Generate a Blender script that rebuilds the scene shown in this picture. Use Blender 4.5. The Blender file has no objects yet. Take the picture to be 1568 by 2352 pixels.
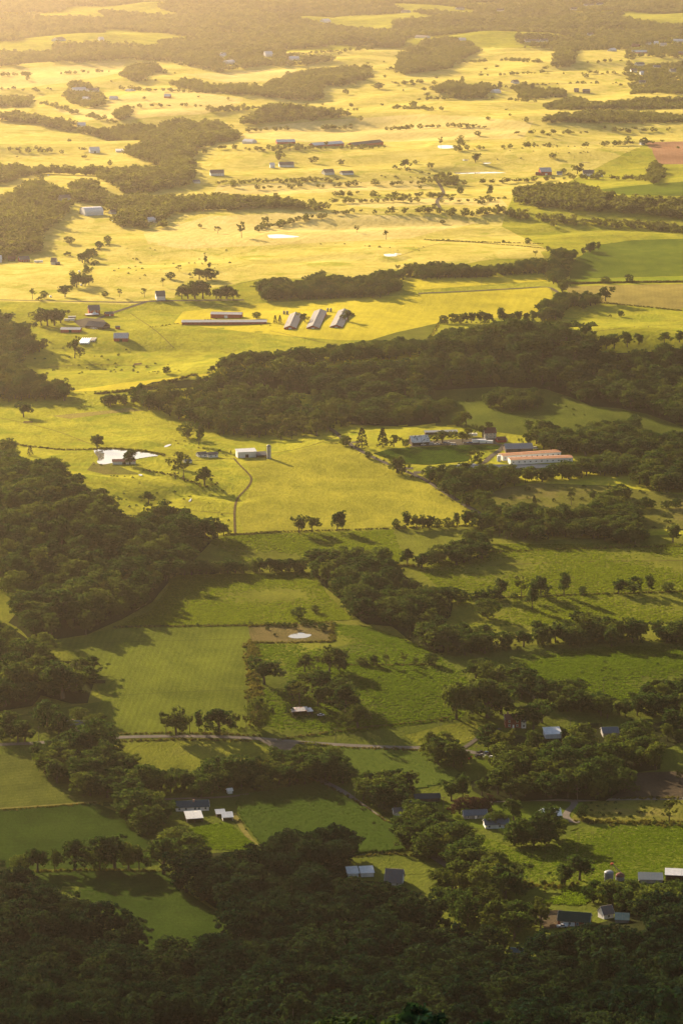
import bpy, bmesh, math, random
import numpy as np
from math import radians, sin, cos, pi, sqrt, atan2

random.seed(7)
RNG = np.random.default_rng(11)
SC = bpy.context.scene
COL = SC.collection

# ------------------------------------------------------------------ camera, sky, sun, exposure
CAM_Z = 520.0
PITCH = radians(12.73)
FPX = 6536.0                      # focal length in picture units (picture 1568 x 2352 units)
cam_d = bpy.data.cameras.new("camera")
cam_d.sensor_fit = 'VERTICAL'
cam_d.sensor_height = 36.0
cam_d.lens = FPX / 2352.0 * 36.0
cam_d.clip_start = 1.0
cam_d.clip_end = 60000.0
cam = bpy.data.objects.new("camera", cam_d)
cam.location = (0, 0, CAM_Z)
cam.rotation_euler = (pi / 2 - PITCH, 0, 0)
COL.objects.link(cam)
SC.camera = cam

SUN_AZ = radians(-31.0)           # from +Y, negative = to the west of the view
SUN_EL = radians(16.5)
world = bpy.data.worlds.new("World")
SC.world = world
world.use_nodes = True
nt = world.node_tree
nt.nodes.clear()
sky = nt.nodes.new('ShaderNodeTexSky')
sky.sky_type = 'NISHITA'
sky.sun_disc = False
sky.sun_elevation = SUN_EL
sky.sun_rotation = SUN_AZ
sky.altitude = 300
sky.air_density = 1.0
sky.dust_density = 2.5
sky.ozone_density = 1.0
bg = nt.nodes.new('ShaderNodeBackground')
bg.inputs['Strength'].default_value = 0.055
wo = nt.nodes.new('ShaderNodeOutputWorld')
nt.links.new(sky.outputs[0], bg.inputs[0])
nt.links.new(bg.outputs[0], wo.inputs[0])

sun_d = bpy.data.lights.new("sun", 'SUN')
sun_d.energy = 5.0
sun_d.angle = radians(0.5)
sun_d.color = (1.0, 0.82, 0.56)
sun = bpy.data.objects.new("sun", sun_d)
sx, sy, sz = sin(SUN_AZ) * cos(SUN_EL), cos(SUN_AZ) * cos(SUN_EL), sin(SUN_EL)
from mathutils import Vector, Matrix
sun.rotation_euler = Vector((sx, sy, sz)).to_track_quat('Z', 'Y').to_euler()
sun.location = (sx * 3000, sy * 3000 + 2000, 2000)
COL.objects.link(sun)

SC.view_settings.view_transform = 'Standard'
SC.view_settings.look = 'None'
SC.view_settings.exposure = 2.05
SC.view_settings.gamma = 1.0
SC.view_settings.use_curve_mapping = False
SC.render.engine = 'CYCLES'
SC.cycles.max_bounces = 6
SC.cycles.diffuse_bounces = 2
SC.cycles.transmission_bounces = 2
SC.cycles.denoising_prefilter = 'ACCURATE'
SC.cycles.volume_bounces = 0
SC.cycles.use_denoising = True
SC.cycles.transparent_max_bounces = 8

HAZE_DENSITY = 1.75e-5
HAZE_G = 0.86
HAZE_COLOR = (1.0, 0.80, 0.63, 1)

# ------------------------------------------------------------------ picture <-> ground
FWD = np.array([0, cos(PITCH), -sin(PITCH)])
UPV = np.array([0, sin(PITCH), cos(PITCH)])
CAMP = np.array([0, 0, CAM_Z])

def proj(x, y, z):
    x = np.asarray(x, float); y = np.asarray(y, float); z = np.asarray(z, float)
    dz = z - CAM_Z
    dep = y * FWD[1] + dz * FWD[2]
    dep = np.maximum(dep, 1.0)
    up = y * UPV[1] + dz * UPV[2]
    return 784 + FPX * x / dep, 1176 - FPX * up / dep, dep

# terrain -----------------------------------------------------------
_w = np.random.default_rng(5)
WAVES = []
for lam in (900, 720, 560, 430, 350, 290, 230, 180):
    for k in range(2):
        a = _w.uniform(0, pi)
        WAVES.append((2 * pi / lam * cos(a), 2 * pi / lam * sin(a), _w.uniform(0, 2 * pi), (lam / 500.0) ** 1.1))
def smooth(t):
    t = np.clip(t, 0, 1)
    return t * t * (3 - 2 * t)
MY = [-600, -60, 40, 120, 200, 400, 700, 900, 1050, 1200, 1350, 1500, 1600]
MZ = [500, 502, 488, 452, 408, 316, 180, 108, 60, 27, 9, 1, 0]
def h0(x, y):
    x = np.asarray(x, float); y = np.asarray(y, float)
    u = np.zeros_like(x + y)
    for kx, ky, ph, am in WAVES:
        u = u + am * np.sin(kx * x + ky * y + ph)
    A = np.interp(y, [1000, 1600, 2400, 4000, 6000, 9000, 14000], [.35, .8, 1.5, 2.1, 2.9, 3.4, 4.2])
    z = u * A * .72
    m = np.interp(y, MY, MZ)
    m2 = (np.interp(y - 60, MY, MZ) + np.interp(y + 60, MY, MZ) + 2 * m) / 4
    m = np.where(y > 500, m2, m)
    z = z + m + smooth((1550 - y) / 600) * smooth((x - 20) / 220) * 22
    # wooded knoll west of the pasture
    z = z + 26 * np.exp(-((x + 235) / 105) ** 2 - ((y - 2240) / 190) ** 2)
    # wooded ridge across the middle
    side = 1 / (1 + np.exp(-(x + 150) / 60))
    z = z + side * (30 + 24 * smooth((x - 0) / 300)) * np.exp(-((y - 2930) / 120) ** 2)
    # higher ground under the far woods
    z = z + 30 * smooth((y - 8800) / 3500)
    return z

FLATS = []     # (x, y, rx, ry, level)
GULLIES = []   # (points xy, depth, half width)
def hmod(x, y):
    z = h0(x, y)
    for P, dep, hw in GULLIES:
        best = np.full(np.broadcast(x, y).shape, 1e9)
        for (ax, ay), (bx, by) in zip(P[:-1], P[1:]):
            ex, ey = bx - ax, by - ay
            t = np.clip(((x - ax) * ex + (y - ay) * ey) / (ex * ex + ey * ey), 0, 1)
            best = np.minimum(best, (x - ax - t * ex) ** 2 + (y - ay - t * ey) ** 2)
        z = z - dep * np.exp(-best / (hw * hw))
    for fx, fy, rx, ry, lv in FLATS:
        r = np.sqrt(((x - fx) / rx) ** 2 + ((y - fy) / ry) ** 2)
        k = 1 - smooth((r - 1.05) / .9)
        z = z * (1 - k) + lv * k
    return z

def ray_hit(u, v, hf):
    """first ground point along the ray through picture point u, v (arrays)"""
    u = np.atleast_1d(np.asarray(u, float)); v = np.atleast_1d(np.asarray(v, float))
    cx = (u - 784) / FPX; cy = (1176 - v) / FPX
    dx = cx; dy = FWD[1] + cy * UPV[1]; dz = FWD[2] + cy * UPV[2]
    # march in y
    ys = np.concatenate([np.arange(150, 4000, 14.0), np.arange(4000, 15800, 40.0)])
    t = ys[None, :] / dy[:, None]
    X = dx[:, None] * t; Z = CAM_Z + dz[:, None] * t
    H = hf(X, np.broadcast_to(ys[None, :], X.shape))
    below = Z <= H
    idx = np.where(below.any(1), below.argmax(1), len(ys) - 1)
    idx = np.maximum(idx, 1)
    lo = ys[idx - 1]; hi = ys[idx]
    for _ in range(24):
        m = (lo + hi) / 2
        tt = m / dy
        b = CAM_Z + dz * tt <= hf(dx * tt, m)
        hi = np.where(b, m, hi); lo = np.where(b, lo, m)
    tt = hi / dy
    return np.stack([dx * tt, hi, CAM_Z + dz * tt], 1)

# ponds: u, v centre, half width, half height in picture units, filled later as water sheets
PONDS = [
    # poly in picture units, label
    ([(216,1033),(262,1032),(300,1036),(338,1040),(371,1047),(340,1050),(312,1055),(290,1060),(262,1063),(238,1068),(222,1064),(227,1052),(217,1042)], "large farm pond shining white in the golden pasture beside a lone oak"),
    ([(661,1463),(668,1458),(685,1454),(696,1454),(703,1457),(713,1457),(716,1460),(706,1465),(690,1467),(672,1467)], "small bright pond inside the square brown weedy enclosure"),
    ([(614,540),(640,538),(668,541),(694,544),(660,547),(618,548)], "long narrow pond glinting in the hazy pasture above the grove"),
    ([(880,584),(900,583),(912,586),(910,589),(884,590)], "small oval pond in the open pasture above the tree row"),
    ([(1040,395),(1090,393.5),(1150,396),(1165,397.5),(1100,399),(1045,400)], "long thin pond below the rolling hayfields, far off"),
    ([(1004,335),(1020,333),(1044,335),(1046,340),(1024,342),(1006,341)], "pair of little ponds under a bare tree on the far hillside"),
    ([(1061,367),(1076,366),(1077,369),(1062,370)], "tiny far pond just west of the lone round tree"),
    ([(1107,373),(1126,372),(1129,375),(1110,377)], "tiny far pond just east of the lone round tree"),
    ([(1327,372),(1345,371.5),(1358,373),(1340,375)], "thin far pond above the farmhouse with the grey barn"),
    ([(376,1026),(384,1022),(394,1020),(392,1024),(380,1028)], "short silver puddle in the pasture above the big pond"),
    ([(318,1092),(324,1090),(329,1092),(324,1094)], "little silver puddle in the pasture below the big pond"),
    ([(433,1152),(437,1147),(440,1145),(440,1149),(436,1153)], "sliver of creek water shining below the bare gully"),
]
for poly, lab in PONDS:
    p = np.array(poly)
    c = (p.min(0) + p.max(0)) / 2
    pts = ray_hit(p[:, 0], p[:, 1], h0)
    cc = (pts.min(0) + pts.max(0)) / 2
    rx = (pts[:, 0].max() - pts[:, 0].min()) / 2 + 3
    ry = (pts[:, 1].max() - pts[:, 1].min()) / 2 + 4
    FLATS.append((cc[0], cc[1], rx * 1.15, ry * 1.15, float(h0(cc[0], cc[1])) - .3))

for line, dep, hw in [([(330,1078),(400,1094),(450,1112),(500,1126),(540,1140)], 4.5, 15), ([(340,1150),(400,1135),(450,1120)], 4, 16), ([(60,830),(150,845),(250,838),(380,846)], 4, 22), ([(150,800),(260,806),(420,800),(520,806)], 3, 18),
        ([(780,520),(900,512),(1040,508),(1180,505)], 6, 45), ([(640,600),(760,590),(900,596)], 4, 30), ([(1250,530),(1400,520),(1568,525)], 6, 40), ([(1100,300),(1250,295),(1420,300)], 6, 70), ([(760,300),(900,288),(1060,300)], 6, 80), ([(1060,128),(1180,132),(1400,128)], 6, 110), ([(500,450),(640,436),(760,428)], 5, 45), ([(1010,190),(1120,168),(1300,170),(1430,175)], 5, 110)]:
    P = np.array(line, float)
    GULLIES.append(([tuple(q[:2]) for q in ray_hit(P[:, 0], P[:, 1], h0)], dep, hw))
# terrain grid
xs = np.unique(np.concatenate([np.linspace(-3600, -1500, 15), np.linspace(-1500, -560, 26), np.linspace(-560, 560, 125), np.linspace(560, 1500, 26), np.linspace(1500, 3600, 15)]))
yl = [-500.0]
while yl[-1] < 16000:
    y = yl[-1]
    yl.append(y + (40 if y < 900 else max(8.0, y * .0034)))
ysg = np.array(yl)
NX, NY = len(xs), len(ysg)
GX, GY = np.meshgrid(xs, ysg)          # [j, i]
GZ = hmod(GX, GY)

def hgrid(x, y):
    x = np.asarray(x, float); y = np.asarray(y, float)
    i = np.clip(np.searchsorted(xs, x, side='right') - 1, 0, NX - 2)
    j = np.clip(np.searchsorted(ysg, y, side='right') - 1, 0, NY - 2)
    a = np.clip((x - xs[i]) / (xs[i + 1] - xs[i]), 0, 1); b = np.clip((y - ysg[j]) / (ysg[j + 1] - ysg[j]), 0, 1)
    z00 = GZ[j, i]; z10 = GZ[j, i + 1]; z01 = GZ[j + 1, i]; z11 = GZ[j + 1, i + 1]
    # diagonal from (0,0) to (1,1)
    lowr = z00 + a * (z10 - z00) + b * (z11 - z10)
    upl = z00 + b * (z01 - z00) + a * (z11 - z01)
    return np.where(a >= b, lowr, upl)

def G(u, v):
    """ground point under one picture point"""
    return ray_hit(u, v, hgrid)[0]
def GN_(pts):
    p = np.array(pts, float)
    return ray_hit(p[:, 0], p[:, 1], hgrid)
def upm(y):
    """picture units per metre at distance y"""
    return FPX / (y * FWD[1] + (0 - CAM_Z) * FWD[2])

def inpoly(px, py, poly):
    px = np.asarray(px, float); py = np.asarray(py, float)
    r = np.zeros(np.broadcast(px, py).shape, bool)
    P = np.asarray(poly, float)
    n = len(P)
    for k in range(n):
        x1, y1 = P[k, :2]; x2, y2 = P[(k + 1) % n, :2]
        if y1 == y2: continue
        c = ((y1 > py) != (y2 > py)) & (px < (x2 - x1) * (py - y1) / (y2 - y1) + x1)
        r ^= c
    return r

# ------------------------------------------------------------------ materials
def nodemat(name):
    m = bpy.data.materials.new(name)
    m.use_nodes = True
    t = m.node_tree
    b = t.nodes['Principled BSDF']
    return m, t, b
def N(t, typ, **kw):
    n = t.nodes.new(typ)
    for k, v in kw.items():
        setattr(n, k, v)
    return n
def ramp(t, fac, stops):
    r = N(t, 'ShaderNodeValToRGB')
    e = r.color_ramp.elements
    e[0].position, e[0].color = stops[0][0], (*stops[0][1], 1)
    e[1].position, e[1].color = stops[-1][0], (*stops[-1][1], 1)
    for p, c in stops[1:-1]:
        q = e.new(p); q.color = (*c, 1)
    t.links.new(fac, r.inputs[0])
    return r.outputs[0]
def noise(t, vec, scale, detail=3, rough=.55, dist=0):
    n = N(t, 'ShaderNodeTexNoise')
    n.inputs['Scale'].default_value = scale
    n.inputs['Detail'].default_value = detail
    n.inputs['Roughness'].default_value = rough
    n.inputs['Distortion'].default_value = dist
    t.links.new(vec, n.inputs['Vector'])
    return n.outputs['Fac']
def mixc(t, fac, a, b, typ='MIX'):
    m = N(t, 'ShaderNodeMix', data_type='RGBA', blend_type=typ)
    if isinstance(fac, (int, float)): m.inputs[0].default_value = fac
    else: t.links.new(fac, m.inputs[0])
    for i, c in ((6, a), (7, b)):
        if isinstance(c, tuple): m.inputs[i].default_value = (*c[:3], 1)
        else: t.links.new(c, m.inputs[i])
    return m.outputs[2]

def ground_mat(name, dark, mid, light, bump=.5, clump=1.0, rows=None, rowstr=.25, patch=None, patchamt=.5):
    """grass or crop ground: broad patches, tussocks and fine relief; rows = (angle, spacing) mowing or drill lines"""
    m, t, b = nodemat(name)
    geo = N(t, 'ShaderNodeNewGeometry')
    pos = geo.outputs['Position']
    mp = N(t, 'ShaderNodeMapping'); t.links.new(pos, mp.inputs[0])
    mp.inputs['Scale'].default_value = (1, .55, 1)
    big = noise(t, pos, .011, 4, .6, .6)
    med = noise(t, mp.outputs[0], .055, 4, .6, .3)
    fine = noise(t, mp.outputs[0], .42 / clump, 4, .62)
    s = N(t, 'ShaderNodeMath', operation='ADD'); t.links.new(big, s.inputs[0]); t.links.new(med, s.inputs[1])
    s2 = N(t, 'ShaderNodeMath', operation='MULTIPLY_ADD'); t.links.new(fine, s2.inputs[0]); s2.inputs[1].default_value = .9; t.links.new(s.outputs[0], s2.inputs[2])
    s3 = N(t, 'ShaderNodeMath', operation='MULTIPLY'); t.links.new(s2.outputs[0], s3.inputs[0]); s3.inputs[1].default_value = 1 / 2.9
    col = ramp(t, s3.outputs[0], [(.40, dark), (.5, mid), (.61, light)])
    if patch:
        pn = noise(t, pos, .02, 5, .65, 1.0)
        pr = ramp(t, pn, [(.5, (0, 0, 0)), (.66, (1, 1, 1))])
        sc_ = N(t, 'ShaderNodeMath', operation='MULTIPLY'); t.links.new(pr, sc_.inputs[0]); sc_.inputs[1].default_value = patchamt
        col = mixc(t, sc_.outputs[0], col, patch)
    hgt = fine
    if rows:
        ang, sp = rows
        mr = N(t, 'ShaderNodeMapping'); t.links.new(pos, mr.inputs[0]); mr.inputs['Rotation'].default_value = (0, 0, ang)
        wv = N(t, 'ShaderNodeTexWave', wave_type='BANDS', bands_direction='X')
        wv.inputs['Scale'].default_value = 0.314 / sp
        wv.inputs['Distortion'].default_value = 4.0
        wv.inputs['Detail'].default_value = 2
        wv.inputs['Detail Scale'].default_value = .15
        t.links.new(mr.outputs[0], wv.inputs[0])
        dk = mixc(t, 1.0, col, (.62, .62, .55), 'MULTIPLY')
        f = N(t, 'ShaderNodeMath', operation='MULTIPLY'); t.links.new(wv.outputs['Fac'], f.inputs[0]); f.inputs[1].default_value = rowstr * .6
        col = mixc(t, f.outputs[0], col, dk)
    t.links.new(col, b.inputs['Base Color'])
    bn = N(t, 'ShaderNodeBump'); bn.inputs['Strength'].default_value = min(1, bump * 1.3); bn.inputs['Distance'].default_value = 1.15 * clump
    t.links.new(hgt, bn.inputs['Height'])
    t.links.new(bn.outputs[0], b.inputs['Normal'])
    b.inputs['Roughness'].default_value = 1.0
    b.inputs['Specular IOR Level'].default_value = 0.0
    b.inputs['IOR'].default_value = 1.0
    return m

M = {}
M['golden'] = ground_mat('golden_pasture', (0.1578, 0.1453, 0.0147), (0.2221, 0.2076, 0.0196), (0.2922, 0.2645, 0.0246), .6, 1.6, patch=(.125, .15, .012), patchamt=.75)
M['glow_straw'] = ground_mat('glow_paled_field', (0.3854, 0.2971, 0.0812), (0.4626, 0.3555, 0.1083), (0.5396, 0.4140, 0.1442), .4, 2.0, rows=(.3, 14), rowstr=.3)  # field colour paled so that it carries the hazy glow
M['glow_ripe'] = ground_mat('glow_tinted_hay_pasture', (0.3148, 0.2557, 0.0491), (0.3904, 0.3131, 0.0654), (0.4659, 0.3705, 0.0955), .45, 2.0, patch=(.21, .215, .018), patchamt=.8)  # hay colour lifted to stand in for the glow over the upper valley
M['drill'] = ground_mat('drilled_golden_field', (0.1540, 0.1415, 0.0161), (0.2133, 0.1920, 0.0216), (0.2785, 0.2425, 0.0269), .5, 1.2, rows=(1.25, 4.5), rowstr=.35, patch=(.13, .125, .012))
M['hay'] = ground_mat('yellow_hayfield', (0.2884, 0.2412, 0.0218), (0.3670, 0.3003, 0.0246), (0.4457, 0.3539, 0.0299), .35, 1.2, rows=(.15, 9))
M['farfield'] = ground_mat('far_pasture', (0.1680, 0.1520, 0.0120), (0.2310, 0.2042, 0.0140), (0.2940, 0.2565, 0.0160), .5, 2.5, patch=(.2, .16, .03))
M['olive'] = ground_mat('olive_pasture', (0.0691, 0.0737, 0.0098), (0.0988, 0.1032, 0.0134), (0.1384, 0.1381, 0.0171), .8, .8, patch=(.10, .095, .018))
M['olive_mown'] = ground_mat('olive_mown_grass', (0.0588, 0.0698, 0.0095), (0.0814, 0.0936, 0.0125), (0.1050, 0.1175, 0.0146), .6, .7, rows=(.05, 4.0), rowstr=.5)
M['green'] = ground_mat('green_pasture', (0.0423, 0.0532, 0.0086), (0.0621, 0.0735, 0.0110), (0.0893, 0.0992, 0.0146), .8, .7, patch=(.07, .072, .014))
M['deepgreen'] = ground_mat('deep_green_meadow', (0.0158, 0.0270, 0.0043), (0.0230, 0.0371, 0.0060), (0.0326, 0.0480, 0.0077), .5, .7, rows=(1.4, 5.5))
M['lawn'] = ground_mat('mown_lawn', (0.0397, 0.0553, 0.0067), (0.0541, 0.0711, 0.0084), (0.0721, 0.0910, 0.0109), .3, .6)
M['cropgreen'] = ground_mat('young_green_crop', (0.0504, 0.0734, 0.0080), (0.0728, 0.0963, 0.0096), (0.1008, 0.1193, 0.0120), .4, .6, rows=(.4, 3), rowstr=.35)
M['brightgreen'] = ground_mat('bright_green_strip', (0.0990, 0.1275, 0.0100), (0.1320, 0.1615, 0.0120), (0.1760, 0.1870, 0.0140), .4, .8)
M['tan'] = ground_mat('tan_stubble', (.14, .11, .03), (.19, .15, .038), (.24, .19, .046), .5, .8, rows=(.1, 5))
M['rough'] = ground_mat('rough_brown_pasture', (0.0600, 0.0595, 0.0112), (0.0920, 0.0892, 0.0160), (0.1240, 0.1190, 0.0224), 1.0, .8, patch=(.15, .11, .04))
M['weedy'] = ground_mat('weedy_brown_ground', (.055, .05, .015), (.085, .068, .024), (.12, .09, .034), 1.0, .6, patch=(.055, .065, .015))
M['tilled'] = ground_mat('red_tilled_soil', (0.1870, 0.0950, 0.0500), (0.2380, 0.1235, 0.0650), (0.2805, 0.1568, 0.0850), .4, .8, rows=(.1, 6))
M['soil'] = ground_mat('bare_dark_soil', (.035, .027, .018), (.05, .038, .024), (.066, .05, .031), .5, .6)
M['stubble'] = ground_mat('pale_stubble_grass', (0.0434, 0.0496, 0.0096), (0.0616, 0.0688, 0.0128), (0.0805, 0.0864, 0.0160), .5, .7, rows=(1.25, 5), rowstr=.45)
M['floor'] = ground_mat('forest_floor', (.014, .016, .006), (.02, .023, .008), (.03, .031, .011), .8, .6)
M['crop_floor'] = ground_mat('crop_floor', (0.0195, 0.0416, 0.0067), (0.0281, 0.0541, 0.0084), (0.0374, 0.0666, 0.0101), .3, .5)

def plain(name, col, rough=.7, var=.18, scale=1.2, metal=0.0, bump=0.0, spec=.1, streak=False, wear=None):
    """painted wood, metal sheet, gravel ...: colour with grain and patchy wear"""
    m, t, b = nodemat(name)
    tc = N(t, 'ShaderNodeTexCoord')
    v = tc.outputs['Object']
    if streak:
        mp = N(t, 'ShaderNodeMapping'); t.links.new(v, mp.inputs[0]); mp.inputs['Scale'].default_value = (1, .18, .18); v = mp.outputs[0]
    n = noise(t, v, scale, 5, .65)
    lo = tuple(max(0, c * (1 - var)) for c in col); hi = tuple(min(1, c * (1 + var)) for c in col)
    c = ramp(t, n, [(.3, lo), (.7, hi)])
    if wear:
        w = noise(t, v, scale * .6, 6, .7, .8)
        wr = ramp(t, w, [(.52, (0, 0, 0)), (.62, (1, 1, 1))])
        c = mixc(t, wr, c, wear)
    t.links.new(c, b.inputs['Base Color'])
    b.inputs['Roughness'].default_value = rough
    b.inputs['Metallic'].default_value = metal
    b.inputs['Specular IOR Level'].default_value = spec
    if spec == 0: b.inputs['IOR'].default_value = 1.0
    elif rough > .5: b.inputs['IOR'].default_value = 1.2
    if bump:
        bn = N(t, 'ShaderNodeBump'); bn.inputs['Strength'].default_value = bump; bn.inputs['Distance'].default_value = .05
        t.links.new(n, bn.inputs['Height']); t.links.new(bn.outputs[0], b.inputs['Normal'])
    return m
def roofmat(name, col, rough=.5, wear=None, metal=.2, seam=.6):
    m, t, b = nodemat(name)
    tc = N(t, 'ShaderNodeTexCoord')
    v = tc.outputs['Object']
    n = noise(t, v, .7, 5, .65)
    c = ramp(t, n, [(.3, tuple(x * .85 for x in col)), (.7, tuple(min(1, x * 1.12) for x in col))])
    if wear:
        w = noise(t, v, .45, 6, .7, .8)
        wr = ramp(t, w, [(.5, (0, 0, 0)), (.6, (1, 1, 1))])
        c = mixc(t, wr, c, wear)
    wv = N(t, 'ShaderNodeTexWave', wave_type='BANDS', bands_direction='X')
    wv.inputs['Scale'].default_value = .314 / seam
    t.links.new(v, wv.inputs[0])
    r2 = ramp(t, wv.outputs['Fac'], [(.0, (.72, .72, .72)), (.16, (1, 1, 1))])
    c = mixc(t, 1.0, c, r2, 'MULTIPLY')
    t.links.new(c, b.inputs['Base Color'])
    bn = N(t, 'ShaderNodeBump'); bn.inputs['Strength'].default_value = .4; bn.inputs['Distance'].default_value = .05
    t.links.new(wv.outputs['Fac'], bn.inputs['Height']); t.links.new(bn.outputs[0], b.inputs['Normal'])
    b.inputs['Roughness'].default_value = rough
    b.inputs['Metallic'].default_value = metal
    b.inputs['Specular IOR Level'].default_value = .1
    b.inputs['IOR'].default_value = 1.15
    return m

M['road'] = plain('worn_asphalt', (.115, .098, .08), .85, .15, .15, bump=.2, spec=0)
M['lane'] = plain('gravel_lane', (.085, .072, .054), .95, .2, .2, bump=.3, spec=0)
M['dirt'] = plain('dirt_track', (.085, .06, .028), .95, .25, .25, bump=.3, spec=0)
M['track'] = plain('dry_grass_track', (.11, .095, .026), .95, .25, .25, bump=.3, spec=0)
M['edge'] = plain('pale_road_line', (.55, .5, .4), .8, .2, .5)
M['white'] = plain('white_paint', (.6, .57, .53), .6, .08, .8)
M['offwhite'] = plain('weathered_white_boards', (.55, .52, .47), .75, .15, .8, streak=True)
M['greywall'] = plain('grey_boards', (.22, .2, .18), .8, .2, .8, streak=True)
M['stone'] = plain('pale_stone', (.36, .32, .26), .85, .25, 1.2, bump=.4)
M['redwall'] = plain('red_barn_boards', (.30, .062, .04), .75, .2, .8, streak=True)
M['brick'] = plain('red_brick', (.20, .062, .042), .85, .2, 2.0, bump=.3)
M['darkwood'] = plain('dark_boards', (.07, .052, .04), .85, .25, .8, streak=True)
M['inside'] = plain('dark_interior', (.025, .022, .02), .95, .1)
M['concrete'] = plain('silo_concrete', (.42, .39, .35), .8, .12, .7, bump=.2)
M['glass'] = plain('window_glass', (.03, .035, .04), .15, .05, spec=.6)
M['litglass'] = plain('pale_window_blind', (.5, .48, .44), .3, .05, spec=.6)
M['trim'] = plain('white_trim', (.7, .67, .62), .6, .05)
M['car_glass'] = plain('dusty_car_glass', (.02, .022, .025), .8, .1, spec=0)
M['tyre'] = plain('tyre_rubber', (.02, .02, .02), .8, .1)
M['steel'] = plain('galvanised_steel', (.17, .175, .18), .55, .15, .8, metal=.2)
M['plasticwhite'] = plain('white_silage_film', (.85, .84, .82), .35, .05, spec=.5)
M['pole'] = plain('weathered_pole', (.11, .085, .065), .85, .2)
M['wire'] = plain('bare_wire', (.06, .058, .055), .8, .1, spec=0)
M['chimney'] = plain('chimney_brick', (.26, .15, .12), .85, .2, 2)
M['r_white'] = roofmat('white_metal_roof', (.62, .59, .55), .6, metal=0)
M['r_grey'] = roofmat('grey_metal_roof', (.22, .22, .22), .5, metal=.2)
M['r_blue'] = roofmat('bluish_metal_roof', (.105, .12, .135), .7, metal=0)
M['r_dark'] = roofmat('dark_shingle_roof', (.045, .055, .06), .8, metal=0, seam=.35)
M['r_green'] = roofmat('dark_green_metal_roof', (.015, .045, .037), .6, metal=0)
M['r_teal'] = roofmat('dark_teal_shingle_roof', (.03, .06, .075), .75, metal=0, seam=.35)
M['r_rust'] = roofmat('rusted_orange_roof', (.40, .19, .10), .8, wear=(.44, .29, .2), metal=0)
M['r_rustpale'] = roofmat('pale_roof_with_rust', (.45, .41, .37), .6, wear=(.32, .15, .09), metal=0)
M['r_patch'] = roofmat('patched_pale_roof', (.6, .56, .5), .6, wear=(.10, .08, .07), metal=.1)
M['r_dust'] = roofmat('dusty_grey_barn_roof', (.20, .19, .18), .75, wear=(.22, .185, .165), metal=0)
M['r_pale'] = roofmat('haze_paled_barn_roof', (.46, .43, .41), .6, wear=(.40, .35, .31), metal=0)  # paleness of haze and sheen put into the roof colour
M['r_brown'] = roofmat('brown_red_roof', (.13, .06, .045), .75, metal=0, seam=.35)
M['r_mauve'] = roofmat('dull_grey_barn_roof', (.135, .125, .118), .7, wear=(.16, .125, .105), metal=.05)

def watermat():
    m, t, b = nodemat('pond_water')
    geo = N(t, 'ShaderNodeNewGeometry')
    n = noise(t, geo.outputs['Position'], .5, 2)
    bn = N(t, 'ShaderNodeBump'); bn.inputs['Strength'].default_value = .05; bn.inputs['Distance'].default_value = .05
    t.links.new(n, bn.inputs['Height']); t.links.new(bn.outputs[0], b.inputs['Normal'])
    b.inputs['Base Color'].default_value = (.13, .12, .09, 1)
    b.inputs['Roughness'].default_value = .06
    b.inputs['IOR'].default_value = 1.333
    b.inputs['Specular IOR Level'].default_value = .5
    return m
M['water'] = watermat()

def leafmat(name, dark, mid, light, trans=.35):
    m, t, b = nodemat(name)
    t.nodes.remove(b)
    out = t.nodes['Material Output']
    oi = N(t, 'ShaderNodeObjectInfo')
    geo = N(t, 'ShaderNodeNewGeometry')
    n = noise(t, geo.outputs['Position'], .35, 3)
    a = N(t, 'ShaderNodeMath', operation='MULTIPLY_ADD'); t.links.new(n, a.inputs[0]); a.inputs[1].default_value = .7
    q = N(t, 'ShaderNodeMath', operation='MULTIPLY'); t.links.new(oi.outputs['Random'], q.inputs[0]); q.inputs[1].default_value = .65
    t.links.new(q.outputs[0], a.inputs[2])
    c = ramp(t, a.outputs[0], [(.2, dark), (.62, mid), (.98, light)])
    d = N(t, 'ShaderNodeBsdfDiffuse'); t.links.new(c, d.inputs[0])
    tr = N(t, 'ShaderNodeBsdfTranslucent')
    c2 = mixc(t, 1.0, c, (1.3, 1.32, .6), 'MULTIPLY'); t.links.new(c2, tr.inputs[0])
    mx = N(t, 'ShaderNodeMixShader'); mx.inputs[0].default_value = trans
    t.links.new(d.outputs[0], mx.inputs[1]); t.links.new(tr.outputs[0], mx.inputs[2])
    t.links.new(mx.outputs[0], out.inputs['Surface'])
    return m
M['leaf'] = leafmat('broadleaf_foliage', (.019, .036, .012), (.037, .058, .017), (.078, .092, .021), .38)
M['leaf_far'] = leafmat('haze_paled_far_foliage', (.055, .06, .016), (.085, .088, .022), (.125, .12, .03), .45)  # leaf colour lifted so the far woods look paled by haze
M['leaf_deep'] = leafmat('darkened_mountain_foliage', (.0045, .0125, .009), (.0085, .020, .011), (.021, .032, .014), .28)  # leaf colour darkened to paint in the dim foreground
M['leaf_dark'] = leafmat('cedar_foliage', (.010, .020, .009), (.016, .027, .011), (.026, .037, .013), .15)
M['leaf_light'] = leafmat('pale_foliage', (.034, .046, .012), (.052, .064, .015), (.078, .082, .017), .32)
M['leaf_red'] = leafmat('purple_plum_foliage', (.028, .015, .016), (.036, .018, .018), (.05, .025, .022), .3)
M['bark'] = plain('bark', (.075, .058, .042), .9, .3, 2, bump=.4)
M['weeds'] = leafmat('weed_foliage', (.045, .045, .014), (.07, .065, .018), (.11, .09, .025), .3)
M['corn'] = leafmat('corn_leaves', (.026, .050, .008), (.036, .064, .010), (.052, .082, .013), .40)
M['corn_bright'] = leafmat('bright_corn_leaves', (.06, .105, .010), (.08, .13, .012), (.11, .155, .015), .5)
M['soy'] = leafmat('bean_leaves', (.055, .085, .014), (.075, .105, .017), (.10, .13, .02), .38)

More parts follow.
